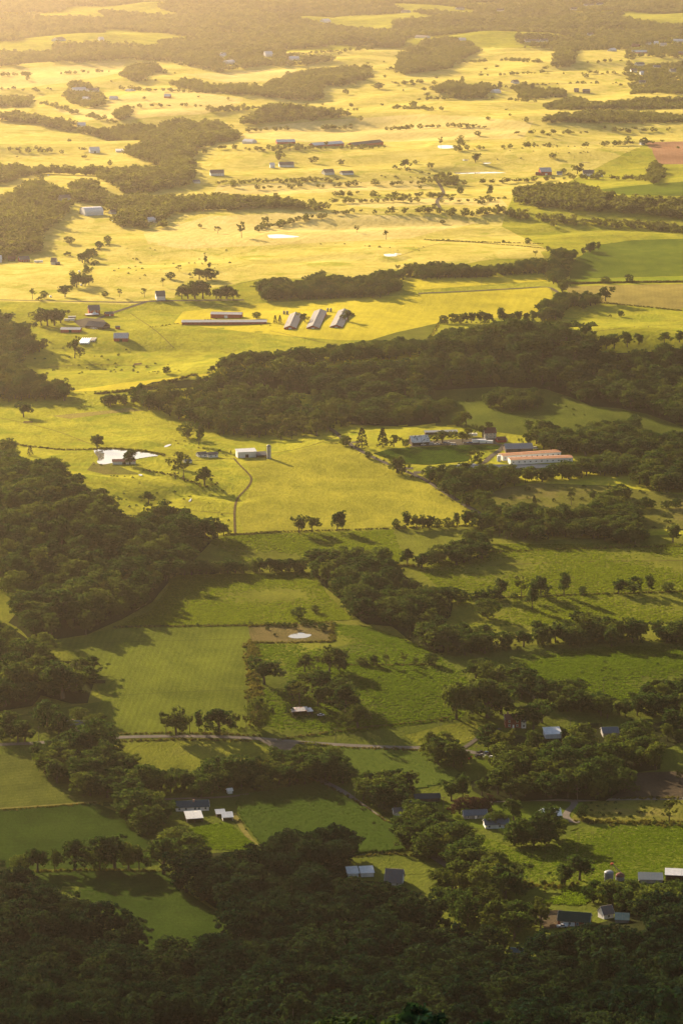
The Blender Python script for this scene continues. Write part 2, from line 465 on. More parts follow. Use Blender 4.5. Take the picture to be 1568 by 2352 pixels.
# ------------------------------------------------------------------ object helpers
def tag(o, label=None, cat=None, group=None, kind=None):
    if label: o['label'] = label
    if cat: o['category'] = cat
    if group: o['group'] = group
    if kind: o['kind'] = kind
    return o
def mesh(name, verts, faces, mats, matidx=None, smooth_=False):
    me = bpy.data.meshes.new(name)
    me.from_pydata([tuple(map(float, v)) for v in verts], [], [tuple(int(i) for i in f) for f in faces])
    for m in (mats if isinstance(mats, (list, tuple)) else [mats]):
        me.materials.append(m)
    if matidx is not None:
        me.polygons.foreach_set('material_index', np.asarray(matidx, np.int32))
    if smooth_:
        me.polygons.foreach_set('use_smooth', [True] * len(me.polygons))
    me.update()
    return me
def obj(name, me, parent=None, loc=None, rz=0):
    o = bpy.data.objects.new(name, me)
    COL.objects.link(o)
    if parent: o.parent = parent
    if loc is not None: o.location = tuple(float(c) for c in loc)
    if rz: o.rotation_euler = (0, 0, rz)
    return o
def empty(name, loc, rz=0):
    o = bpy.data.objects.new(name, None)
    o.empty_display_size = 1
    COL.objects.link(o)
    o.location = tuple(float(c) for c in loc)
    o.rotation_euler = (0, 0, rz)
    return o

class MB:
    """collects simple shapes and links them as one mesh"""
    def __init__(s): s.v = []; s.f = []
    def add(s, v, f):
        b = len(s.v); s.v += [tuple(map(float, p)) for p in v]; s.f += [tuple(i + b for i in q) for q in f]; return s
    def box(s, x0, x1, y0, y1, z0, z1):
        v = [(x0, y0, z0), (x1, y0, z0), (x1, y1, z0), (x0, y1, z0), (x0, y0, z1), (x1, y0, z1), (x1, y1, z1), (x0, y1, z1)]
        return s.add(v, [(0, 3, 2, 1), (4, 5, 6, 7), (0, 1, 5, 4), (1, 2, 6, 5), (2, 3, 7, 6), (3, 0, 4, 7)])
    def slab(s, a, b, c, d, t):
        """four top corners, extruded downwards by t"""
        v = [a, b, c, d] + [(p[0], p[1], p[2] - t) for p in (a, b, c, d)]
        return s.add(v, [(0, 1, 2, 3), (7, 6, 5, 4), (0, 4, 5, 1), (1, 5, 6, 2), (2, 6, 7, 3), (3, 7, 4, 0)])
    def tube(s, p, q, r0, r1=None, n=6):
        r1 = r0 if r1 is None else r1
        p = Vector(p); q = Vector(q); d = (q - p).normalized()
        a = d.orthogonal().normalized(); b = d.cross(a)
        v = []
        for c, r in ((p, r0), (q, r1)):
            for k in range(n):
                t = 2 * pi * k / n
                v.append(c + (a * cos(t) + b * sin(t)) * r)
        f = [(k, (k + 1) % n, n + (k + 1) % n, n + k) for k in range(n)]
        f += [tuple(range(n - 1, -1, -1)), tuple(range(n, 2 * n))]
        return s.add(v, f)
    def lathe(s, prof, n=16, cx=0, cy=0):
        v = []; f = []
        for r, z in prof:
            for k in range(n):
                t = 2 * pi * k / n
                v.append((cx + r * cos(t), cy + r * sin(t), z))
        for i in range(len(prof) - 1):
            for k in range(n):
                f.append((i * n + k, i * n + (k + 1) % n, (i + 1) * n + (k + 1) % n, (i + 1) * n + k))
        f.append(tuple(range(n - 1, -1, -1))); f.append(tuple((len(prof) - 1) * n + k for k in range(n)))
        return s.add(v, f)
    def build(s, name, mat, parent=None, sm=False, loc=None, rz=0):
        return obj(name, mesh(name, s.v, s.f, mat, smooth_=sm), parent, loc, rz)

# ------------------------------------------------------------------ ground
def build_ground():
    v = np.stack([GX.ravel(), GY.ravel(), GZ.ravel()], 1)
    jj, ii = np.meshgrid(np.arange(NY - 1), np.arange(NX - 1), indexing='ij')
    a = (jj * NX + ii).ravel(); b = a + 1; c = a + NX + 1; d = a + NX
    tri = np.concatenate([np.stack([a, b, c], 1), np.stack([a, c, d], 1)])
    me = bpy.data.meshes.new('ground')
    me.vertices.add(len(v)); me.vertices.foreach_set('co', v.ravel())
    me.loops.add(len(tri) * 3); me.loops.foreach_set('vertex_index', tri.ravel().astype(np.int32))
    me.polygons.add(len(tri)); me.polygons.foreach_set('loop_start', np.arange(0, len(tri) * 3, 3, dtype=np.int32))
    me.polygons.foreach_set('use_smooth', np.ones(len(tri), bool))
    me.materials.append(M['golden'])
    me.update(); me.validate()
    o = obj('ground', me)
    tag(o, 'rolling golden pasture land of the valley', kind='structure')
build_ground()

def clip_tri(poly, tri):
    """clip a polygon (list of xy) by a CCW triangle"""
    out = poly
    for k in range(3):
        ax, ay = tri[k]; bx, by = tri[(k + 1) % 3]
        ex, ey = bx - ax, by - ay
        inp = out; out = []
        if not inp: return out
        n = len(inp)
        for m in range(n):
            px, py = inp[m]; qx, qy = inp[(m + 1) % n]
            sp = ex * (py - ay) - ey * (px - ax); sq = ex * (qy - ay) - ey * (qx - ax)
            if sp >= 0: out.append((px, py))
            if (sp >= 0) != (sq >= 0):
                t = sp / (sp - sq)
                out.append((px + t * (qx - px), py + t * (qy - py)))
    return out

def earclean(p):
    q = []
    for a in p:
        if not q or abs(a[0] - q[-1][0]) + abs(a[1] - q[-1][1]) > 1e-3: q.append(a)
    if len(q) > 1 and abs(q[0][0] - q[-1][0]) + abs(q[0][1] - q[-1][1]) < 1e-3: q.pop()
    return q

def conform(poly, off):
    """a sheet lying 'off' above the ground inside polygon poly (ground xy); follows the terrain triangles exactly"""
    P = [tuple(map(float, p[:2])) for p in poly]
    A = np.array(P)
    x0, y0 = A.min(0); x1, y1 = A.max(0)
    i0 = max(0, np.searchsorted(xs, x0) - 1); i1 = min(NX - 1, np.searchsorted(xs, x1))
    j0 = max(0, np.searchsorted(ysg, y0) - 1); j1 = min(NY - 1, np.searchsorted(ysg, y1))
    sub_in = inpoly(GX[j0:j1 + 1, i0:i1 + 1], GY[j0:j1 + 1, i0:i1 + 1], P)
    # cells near polygon edges
    edge = np.zeros((j1 - j0 + 1, i1 - i0 + 1), bool)
    n = len(P)
    for k in range(n):
        ax, ay = P[k]; bx, by = P[(k + 1) % n]
        L = max(abs(bx - ax), abs(by - ay)); m = int(L / 3.0) + 2
        tx = np.linspace(ax, bx, m); ty = np.linspace(ay, by, m)
        ci = np.searchsorted(xs, tx, side='right') - 1 - i0; cj = np.searchsorted(ysg, ty, side='right') - 1 - j0
        ok = (ci >= 0) & (cj >= 0) & (ci < edge.shape[1]) & (cj < edge.shape[0])
        edge[cj[ok], ci[ok]] = True
    V = []; F = []; key = {}
    def vid(x, y):
        k = (round(x, 3), round(y, 3))
        if k not in key:
            key[k] = len(V); V.append((x, y))
        return key[k]
    for j in range(j0, j1):
        for i in range(i0, i1):
            jj, ii = j - j0, i - i0
            e = edge[jj, ii]
            if not e:
                if not sub_in[jj, ii]: continue
                a, b, c, d = vid(xs[i], ysg[j]), vid(xs[i + 1], ysg[j]), vid(xs[i + 1], ysg[j + 1]), vid(xs[i], ysg[j + 1])
                F.append((a, b, c)); F.append((a, c, d)); continue
            q = [(xs[i], ysg[j]), (xs[i + 1], ysg[j]), (xs[i + 1], ysg[j + 1]), (xs[i], ysg[j + 1])]
            for tr in ((q[0], q[1], q[2]), (q[0], q[2], q[3])):
                c = earclean(clip_tri(P, tr))
                if len(c) < 3: continue
                ar = sum(c[k][0] * c[(k + 1) % len(c)][1] - c[(k + 1) % len(c)][0] * c[k][1] for k in range(len(c)))
                if abs(ar) < .02: continue
                ids = []
                for p in c:
                    w = vid(*p)
                    if w not in ids: ids.append(w)
                if len(ids) < 3: continue
                if ar < 0: ids = ids[::-1]
                F.append(tuple(ids))
    if not F: return None, None
    V = np.array(V)
    Z = hgrid(V[:, 0], V[:, 1]) + off
    return np.column_stack([V, Z]), F

def densify(pts, step=14, jit=.0, closed=True, seed=0):
    r = random.Random(seed)
    out = []
    n = len(pts)
    for k in range(n if closed else n - 1):
        a = pts[k]; b = pts[(k + 1) % n]
        L = math.hypot(b[0] - a[0], b[1] - a[1]); m = max(1, int(L / step))
        for q in range(m):
            t = q / m
            out.append((a[0] + (b[0] - a[0]) * t + r.uniform(-jit, jit), a[1] + (b[1] - a[1]) * t + r.uniform(-jit, jit) * .35))
    if not closed: out.append(pts[-1])
    return out

def field(name, label, mat, poly, off=.05, jit=.9, kind='structure', z=None):
    d = densify(poly, 12, jit, seed=len(poly) + int(poly[0][0]))
    g = GN_(d)
    V, F = conform(g[:, :2], off)
    if V is None: return None
    if z is not None: V[:, 2] = z
    me = mesh(name, V, F, mat, smooth_=(z is None))
    o = obj(name, me)
    tag(o, label, kind=kind)
    return o

def chaikin(p, it=2):
    for _ in range(it):
        q = [p[0]]
        for a, b in zip(p[:-1], p[1:]):
            q.append((a[0] * .75 + b[0] * .25, a[1] * .75 + b[1] * .25)); q.append((a[0] * .25 + b[0] * .75, a[1] * .25 + b[1] * .75))
        q.append(p[-1]); p = q
    return p
def ribbon_xy(line, w):
    A = np.array(line, float)[:, :2]
    t = np.gradient(A, axis=0); t /= np.linalg.norm(t, axis=1)[:, None] + 1e-9
    nrm = np.stack([-t[:, 1], t[:, 0]], 1)
    return np.concatenate([A + nrm * w / 2, (A - nrm * w / 2)[::-1]])
def road(name, label, mat, pts, w, off=.12):
    g = GN_(chaikin(pts))
    V, F = conform(ribbon_xy(g, w), off)
    o = obj(name, mesh(name, V, F, mat, smooth_=True))
    tag(o, label, kind='structure')
    return g
# ------------------------------------------------------------------ fields, roads, water
FIELDS = [
    # lower valley greens (underlay), then single fields on top
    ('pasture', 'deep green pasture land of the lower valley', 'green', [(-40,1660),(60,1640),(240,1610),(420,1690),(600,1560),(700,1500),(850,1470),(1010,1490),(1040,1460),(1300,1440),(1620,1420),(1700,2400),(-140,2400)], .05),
    ('pasture', 'olive pasture slopes across the middle of the valley', 'olive', [(-60,1300),(100,1285),(300,1250),(420,1240),(500,1230),(560,1225),(760,1222),(900,1215),(1090,1208),(1115,1180),(1260,1240),(1620,1225),(1620,1420),(1300,1440),(1040,1460),(1010,1490),(850,1470),(700,1500),(600,1560),(420,1690),(240,1610),(60,1640),(-30,1650)], .08),
    ('pasture', 'mown olive grass field between the wood and the weedy fence line', 'olive_mown', [(80,1478),(270,1443),(420,1440),(572,1438),(578,1520),(584,1600),(588,1668),(480,1684),(380,1690),(262,1692),(215,1650),(235,1600),(205,1540),(150,1492)], .14),
    ('pasture', 'small olive pasture showing beyond the wooded knoll', 'olive', [(-30,1340),(0,1343),(50,1388),(46,1400),(0,1430),(-30,1440)], .14),
    ('field', 'pale mown strip between the valley road and the long tree row', 'olive', [(257,1704),(420,1699),(580,1703),(630,1733),(615,1745),(480,1766),(400,1776),(325,1776),(280,1745)], .14),
    ('field', 'stubble field with curved drill lines beside the creek trees', 'stubble', [(-40,1733),(0,1732),(90,1742),(100,1767),(135,1797),(190,1827),(222,1841),(0,1857),(-40,1858)], .14),
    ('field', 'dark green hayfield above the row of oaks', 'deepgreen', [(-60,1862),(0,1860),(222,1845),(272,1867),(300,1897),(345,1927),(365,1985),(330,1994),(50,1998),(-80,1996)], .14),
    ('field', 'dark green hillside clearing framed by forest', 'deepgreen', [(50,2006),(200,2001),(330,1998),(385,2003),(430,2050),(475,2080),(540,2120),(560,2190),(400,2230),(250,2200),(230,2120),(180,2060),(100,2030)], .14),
    ('corn_ground', 'soil under the corn field below the long tree row', 'crop_floor', [(541,1846),(552,1830),(640,1814),(725,1800),(784,1828),(850,1868),(912,1910),(932,1955),(809,1966),(640,1990),(612,1958),(555,1882)], .14),
    ('bean_ground', 'soil under the bean field south of the valley road', 'crop_floor', [(752,1713),(870,1722),(974,1726),(1060,1776),(1038,1796),(959,1814),(814,1796),(776,1770)], .14),
    ('corn_ground', 'soil under the corn field by the poultry houses', 'crop_floor', [(858,1042),(900,1030),(1000,1026),(1064,1022),(1149,1024),(1140,1032),(1080,1036),(1076,1059),(984,1068),(920,1065)], .14),
    ('pasture', 'green grass plot behind the white gabled house', 'green', [(800,1972),(930,1960),(1000,1975),(980,2008),(900,2010),(810,2006)], .14),
    ('pasture', 'broad green pasture with mowing tracks beside the grain bins', 'olive_mown', [(1074,1905),(1180,1950),(1290,1940),(1330,1900),(1620,1897),(1620,2030),(1420,2040),(1180,2040),(1110,1960)], .14),
    ('field', 'bare dark soil plot beside the wood', 'soil', [(1419,1778),(1490,1774),(1620,1770),(1620,1832),(1404,1834)], .14),
    ('lawn', 'sunlit lawn around the white ranch houses', 'lawn', [(1000,1845),(1120,1845),(1284,1842),(1310,1846),(1290,1876),(1240,1890),(1180,1885),(1120,1905),(1060,1900),(1010,1870)], .14),
    ('lawn', 'lawn with parked cars under the trees', 'lawn', [(1079,1717),(1154,1722),(1165,1760),(1084,1772)], .14),
    ('pasture', 'rough weedy corner behind the driveway', 'rough', [(1330,1850),(1420,1838),(1600,1836),(1600,1886),(1400,1888),(1310,1884)], .14),
    ('pasture', 'sunlit strip in front of the red brick house', 'olive', [(1010,1668),(1090,1655),(1110,1690),(1040,1716),(960,1712),(930,1690)], .14),
    ('pond_margin', 'square brown weedy enclosure around the small pond', 'weedy', [(570,1439),(640,1436),(765,1431),(764,1452),(762,1474),(670,1477),(580,1477),(574,1458)], .2),
    ('pasture', 'olive pasture with long tree shadows east of the diagonal wood', 'olive', [(1000,1430),(1060,1385),(1200,1372),(1400,1366),(1620,1360),(1620,1470),(1310,1474),(1180,1486),(1040,1490)], .12),
    ('pasture', 'rough brown pasture with scattered bushes', 'rough', [(1112,1136),(1160,1120),(1234,1110),(1409,1116),(1500,1130),(1620,1142),(1620,1215),(1480,1215),(1380,1175),(1290,1175),(1125,1172)], .12),
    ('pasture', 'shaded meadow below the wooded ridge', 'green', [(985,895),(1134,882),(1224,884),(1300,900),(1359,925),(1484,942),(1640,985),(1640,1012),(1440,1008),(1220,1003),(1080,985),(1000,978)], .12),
    ('pasture', 'tan dry strip along the wood edge in the pasture', 'tan', [(120,955),(250,943),(300,936),(330,943),(250,950),(160,962)], .12),
    ('pond_margin', 'brown trampled bank below the big pond', 'rough', [(200,1080),(216,1060),(222,1066),(262,1066),(300,1082),(330,1090),(240,1090)], .12),
    ('hayfield', 'bright yellow hayfield around the poultry barns', 'hay', [(420,716),(560,700),(700,690),(900,680),(1060,672),(1200,664),(1262,660),(1270,680),(1245,712),(1200,728),(1010,735),(990,780),(780,782),(640,770),(500,756),(400,742)], .12),
    ('hayfield', 'bright yellow strip between two hedges', 'hay', [(905,640),(1080,637),(1255,630),(1260,645),(1100,656),(930,668)], .12),
    ('hayfield', 'thin sunlit grass strip on the ridge between two woods', 'hay', [(735,838),(860,822),(962,815),(960,828),(860,834),(760,842)], .12),
    ('hayfield', 'sunlit grass strip above the ridge wood', 'hay', [(280,880),(480,858),(560,850),(420,872),(300,895),(150,900)], .12),
    ('field', 'green striped crop field east of the hedge', 'cropgreen', [(1376,562),(1450,552),(1640,546),(1640,632),(1309,641),(1304,604),(1334,587)], .12),
    ('field', 'narrow bright green grass strip at the crop edge', 'brightgreen', [(1306,642),(1640,633),(1640,648),(1309,652)], .16),
    ('field', 'tan stubble field with a lone tree', 'tan', [(1296,658),(1450,654),(1640,652),(1640,716),(1500,706),(1369,696),(1310,685)], .12),
    ('field', 'red tilled field at the valley edge', 'tilled', [(1481,327),(1640,323),(1640,378),(1514,377)], .12),
    ('pasture', 'glow tinted hay country of the upper valley', 'glow_ripe', [(-80,150),(400,130),(900,110),(1449,110),(1640,120),(1640,320),(1480,330),(1300,420),(1180,440),(1150,520),(1260,575),(1100,600),(900,640),(600,640),(300,700),(-80,690)], .06),
    ('hayfield', 'glow tinted field with the long narrow pond', 'glow_straw', [(330,535),(480,497),(600,492),(700,486),(860,494),(1010,500),(1100,512),(1010,530),(940,548),(760,556),(560,566),(420,572),(340,560)], .10),
    ('hayfield', 'glow tinted hay pasture around the small oval pond', 'glow_ripe', [(560,580),(760,562),(950,556),(1100,562),(1235,572),(1250,592),(1000,600),(900,606),(760,622),(600,630),(520,612)], .10),
    ('hayfield', 'glow tinted hay pasture west of the round grove', 'glow_ripe', [(230,560),(330,572),(500,590),(520,620),(430,650),(400,684),(250,684),(215,640)], .10),
    ('hayfield', 'thin glow tinted strip between two far hedges', 'glow_straw', [(780,458),(1000,454),(1150,457),(1165,474),(1000,470),(860,478),(800,472)], .12),
    ('hayfield', 'glow tinted field before the hazy farmhouses', 'glow_straw', [(500,425),(640,421),(800,419),(960,414),(1000,434),(780,440),(650,447),(490,444)], .12),
    ('hayfield', 'glow tinted hay field around the hazy long barns', 'glow_ripe', [(500,362),(640,350),(900,348),(1000,344),(1040,364),(960,405),(800,404),(620,400),(500,392)], .12),
    ('hayfield', 'glow tinted hill above the long poultry barns', 'glow_straw', [(545,316),(580,296),(640,286),(780,274),(960,262),(1100,268),(1222,282),(1200,318),(900,326),(700,326)], .12),
    ('hayfield', 'glow tinted field east of the glow tinted hill', 'glow_ripe', [(1226,284),(1400,284),(1640,282),(1640,320),(1480,325),(1300,330),(1204,320)], .12),
    ('hayfield', 'glow tinted field among the western hazy woods', 'glow_straw', [(120,250),(200,250),(280,218),(400,202),(560,228),(540,242),(470,262),(360,268),(290,276),(190,276)], .12),
    ('hayfield', 'glow tinted field below the western hill woods', 'glow_straw', [(-60,162),(0,160),(200,148),(290,142),(275,168),(150,190),(0,208),(-60,210)], .12),
    ('hayfield', 'glow tinted rolling hayfield before the far town', 'glow_ripe', [(860,182),(1000,166),(1100,130),(1260,122),(1444,120),(1442,190),(1200,180),(960,200)], .12),
    ('hayfield', 'glow tinted clearing between the glow woods', 'glow_straw', [(420,170),(500,168),(600,160),(690,158),(640,186),(520,190)], .12),
    ('hayfield', 'glow tinted hay slope around the red barn yard', 'glow_ripe', [(-60,610),(100,612),(150,640),(140,682),(60,686),(-60,684)], .10),
    ('hayfield', 'drilled golden field on both sides of the cattle track', 'drill', [(560,1056),(640,1046),(780,1010),(840,1048),(940,1090),(1030,1140),(1090,1182),(1085,1205),(780,1216),(560,1222),(545,1180),(590,1105)], .10),
    ('pasture', 'mown grass panel at the foot of the yellow hayfield', 'olive', [(840,785),(905,765),(1006,742),(985,780),(860,784)], .16),
    ('pasture', 'green pasture tongue beyond the far wood', 'cropgreen', [(1370,436),(1470,425),(1640,412),(1640,452),(1434,448)], .12),
]
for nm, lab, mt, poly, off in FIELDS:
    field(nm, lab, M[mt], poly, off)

for (poly, lab), F in zip(PONDS, FLATS):
    g = GN_(densify(chaikin(poly + [poly[0]], 1)[:-1], 8, .3))
    V, Fc = conform(g[:, :2], .0)
    V[:, 2] = F[4] + .27
    tag(obj('pond', mesh('pond', V, Fc, M['water'])), lab, kind='structure')

road('road', 'valley road running across the lower pastures', M['road'], [(-60,1712),(60,1709),(120,1704),(260,1694),(400,1691),(520,1693),(600,1697),(660,1703),(784,1712),(900,1717),(975,1718),(1050,1722),(1120,1735)], 5.2, .24)
road('road', 'grey side road running behind the corn field', M['road'], [(620,1700),(645,1722),(668,1748),(735,1793),(784,1817),(830,1852),(880,1887),(930,1927),(985,1962),(1030,1990)], 5.5, .26)
field('road_junction', 'wide worn gravel apron where the side road joins', M['lane'], [(590,1698),(640,1702),(690,1706),(672,1716),(668,1735),(676,1750),(655,1742),(632,1722)], .3)
road('driveway', 'looping driveway beside the white house', M['road'], [(1120,1842),(1200,1838),(1284,1838),(1318,1840),(1318,1850),(1304,1862),(1296,1876),(1312,1888),(1330,1889)], 4, .24)
road('driveway', 'lane past the bare soil plot', M['road'], [(1318,1840),(1400,1837),(1500,1836),(1620,1834)], 4, .24)
road('lane', 'farm lane along the edge of the sloping pasture', M['lane'], [(740,975),(770,992),(800,1020),(850,1048),(900,1070),(950,1090),(985,1107),(1030,1137),(1070,1162),(1105,1182)], 5, .22)
road('lane', 'curving farm drive to the poultry houses', M['lane'], [(950,1088),(985,1081),(1060,1076),(1110,1066),(1124,1050),(1142,1038),(1157,1027),(1139,1018),(1090,1020),(1000,1022),(940,1026)], 5, .24)
road('road', 'country road crossing the hazy fields past the red barns', M['lane'], [(-60,687),(0,689),(100,691),(200,693),(310,695),(345,692),(420,690),(560,689)], 7, .22)
road('driveway', 'gravel drive from the country road to the red barns', M['lane'], [(335,694),(300,705),(264,717),(236,728),(205,742),(180,745)], 5, .24)
road('lane', 'field lane along the top of the yellow hayfield', M['lane'], [(960,674),(1080,669),(1200,662),(1258,658),(1276,668),(1292,682)], 5, .26)
road('cattle_track', 'bare winding cattle track down the pasture', M['dirt'], [(537,1053),(552,1070),(568,1085),(580,1100),(570,1120),(548,1140),(541,1155),(538,1180),(540,1225)], 1.9, .2)
road('cattle_track', 'pale grass lane between stubble field and hayfield', M['track'], [(-40,1859),(0,1858),(120,1850),(224,1842)], 2.2, .26)
road('farm_track', 'sunlit tan track beside the corn rows', M['track'], [(536,1868),(548,1890),(575,1930),(598,1950),(622,1962)], 3.0, .26)
road('lane', 'hazy lane winding up between far hedges', M['lane'], [(998,408),(1014,432),(1020,446),(1000,462),(1010,478)], 6, .22)
road('lane', 'town street beyond the far hayfields', M['lane'], [(1180,196),(1300,192),(1420,190),(1568,192)], 6, .22)
field('farm_yard', 'bare yard of the farm by the poultry houses', M['lane'], [(960,1014),(1040,1010),(1130,1004),(1150,1016),(1100,1022),(980,1024)], .2)
field('farm_yard', 'worn yard among the red barns', M['lane'], [(170,738),(200,730),(240,735),(248,748),(225,756),(186,752)], .2)
field('house_yard', 'shaded yard before the green roofed house', M['soil'], [(1230,2095),(1290,2090),(1300,2130),(1250,2135)], .2)

M['wheel'] = plain('pressed_grass', (.05, .055, .012), .95, .25, .25, spec=0)
for i, (x0, x1) in enumerate(((1212,1226),(1240,1252),(1290,1302),(1318,1328),(1352,1360),(1400,1405))):
    for s in (-2, 2):
        road('wheel_track', 'pressed tractor wheel track across the big pasture', M['wheel'], [(x0 + s, 2026), (x0 + 4 + s, 1990), (x1 + s, 1945 if x1 < 1310 else 1910)], .55, .2)
for pts in ([(120,1480),(300,1474),(560,1468)], [(230,1600),(400,1590),(580,1584)]):
    road('wheel_track', 'faint wheel track in the mown olive field', M['wheel'], pts, .7, .2)
for pts in ([(0,960),(120,985),(220,1025),(260,1032)], [(371,1048),(440,1060),(520,1052),(545,1056)], [(560,1052),(700,1030),(780,1000)], [(330,1160),(420,1172),(535,1180)], [(60,850),(200,835),(360,842),(480,826)], [(600,640),(520,660),(500,690)], [(300,720),(360,760),(400,800)], [(910,590),(1000,560),(1100,540),(1250,540)], [(620,760),(800,800),(900,776)], [(1125,1300),(1300,1290),(1568,1288)], [(1300,770),(1440,752),(1568,745)]):
    road('cattle_track', 'narrow cattle path worn across the pasture', M['dirt'], pts, .9, .2)
road('driveway', 'shaded drive along the tree row to the ranch house', M['lane'], [(330,1839),(420,1835),(500,1833),(570,1826),(700,1806)], 3, .3)
road('driveway', 'short drive down to the ranch house', M['lane'], [(448,1834),(460,1848),(468,1858)], 4, .32)
road('driveway', 'drive from the road to the red brick house', M['lane'], [(1060,1722),(1092,1700),(1110,1682),(1150,1674)], 3, .3)
# ------------------------------------------------------------------ crops: rows of plants, real ridges
def crop(name, label, mat, poly, row, h, rowdir, seg=2.4, wid=.9):
    g = GN_(densify(poly, 10, .4))[:, :2]
    c = g.mean(0)
    d = np.array([cos(rowdir), sin(rowdir)]); nrm = np.array([-d[1], d[0]])
    a = (g - c) @ d; b = (g - c) @ nrm
    P = np.stack([a, b], 1)
    V = []; F = []
    r = np.random.default_rng(3)
    for bb in np.arange(b.min() + .3, b.max(), row):
        t = np.arange(a.min(), a.max(), seg)
        ins = inpoly(t, np.full_like(t, bb), P)
        jb = bb + r.normal(0, .07, len(t))
        hh = h * (1 + r.normal(0, .09, len(t)))
        ww = wid * (1 + r.normal(0, .2, len(t)))
        prev = None
        for k in range(len(t)):
            if not ins[k] or r.random() < .0: prev = None; continue
            p = c + d * t[k] + nrm * jb[k]
            z = float(hgrid(p[0], p[1]))
            i = len(V)
            V += [(*(p - nrm * ww[k] * .5), z + .05), (*(p - nrm * ww[k] * .42), z + hh[k] * .6), (*p, z + hh[k]), (*(p + nrm * ww[k] * .42), z + hh[k] * .6), (*(p + nrm * ww[k] * .5), z + .05)]
            if prev is not None:
                for q in range(4):
                    F.append((prev + q, prev + q + 1, i + q + 1, i + q))
            else:
                F.append((i, i + 1, i + 2, i + 3, i + 4))
            prev = i
    tag(obj(name, mesh(name, V, F, mat)), label, kind='stuff')
crop('corn', 'dense dark green corn rows below the long tree row', M['corn'], FIELDS[8][3], 1.3, 2.0, 1.95, wid=1.25)
crop('bean_plants', 'rows of green bean plants south of the valley road', M['soy'], FIELDS[9][3], 1.3, .6, 1.95, wid=1.3)
crop('corn', 'bright green corn plot by the poultry houses', M['corn_bright'], FIELDS[10][3], 1.9, .45, 1.3, seg=3, wid=1.8)

# ------------------------------------------------------------------ buildings
KEEP = []      # picture boxes of buildings that trees may not cover
def roof_slope(mb, a, b, c, d, t=.16): mb.slab(a, b, c, d, t)

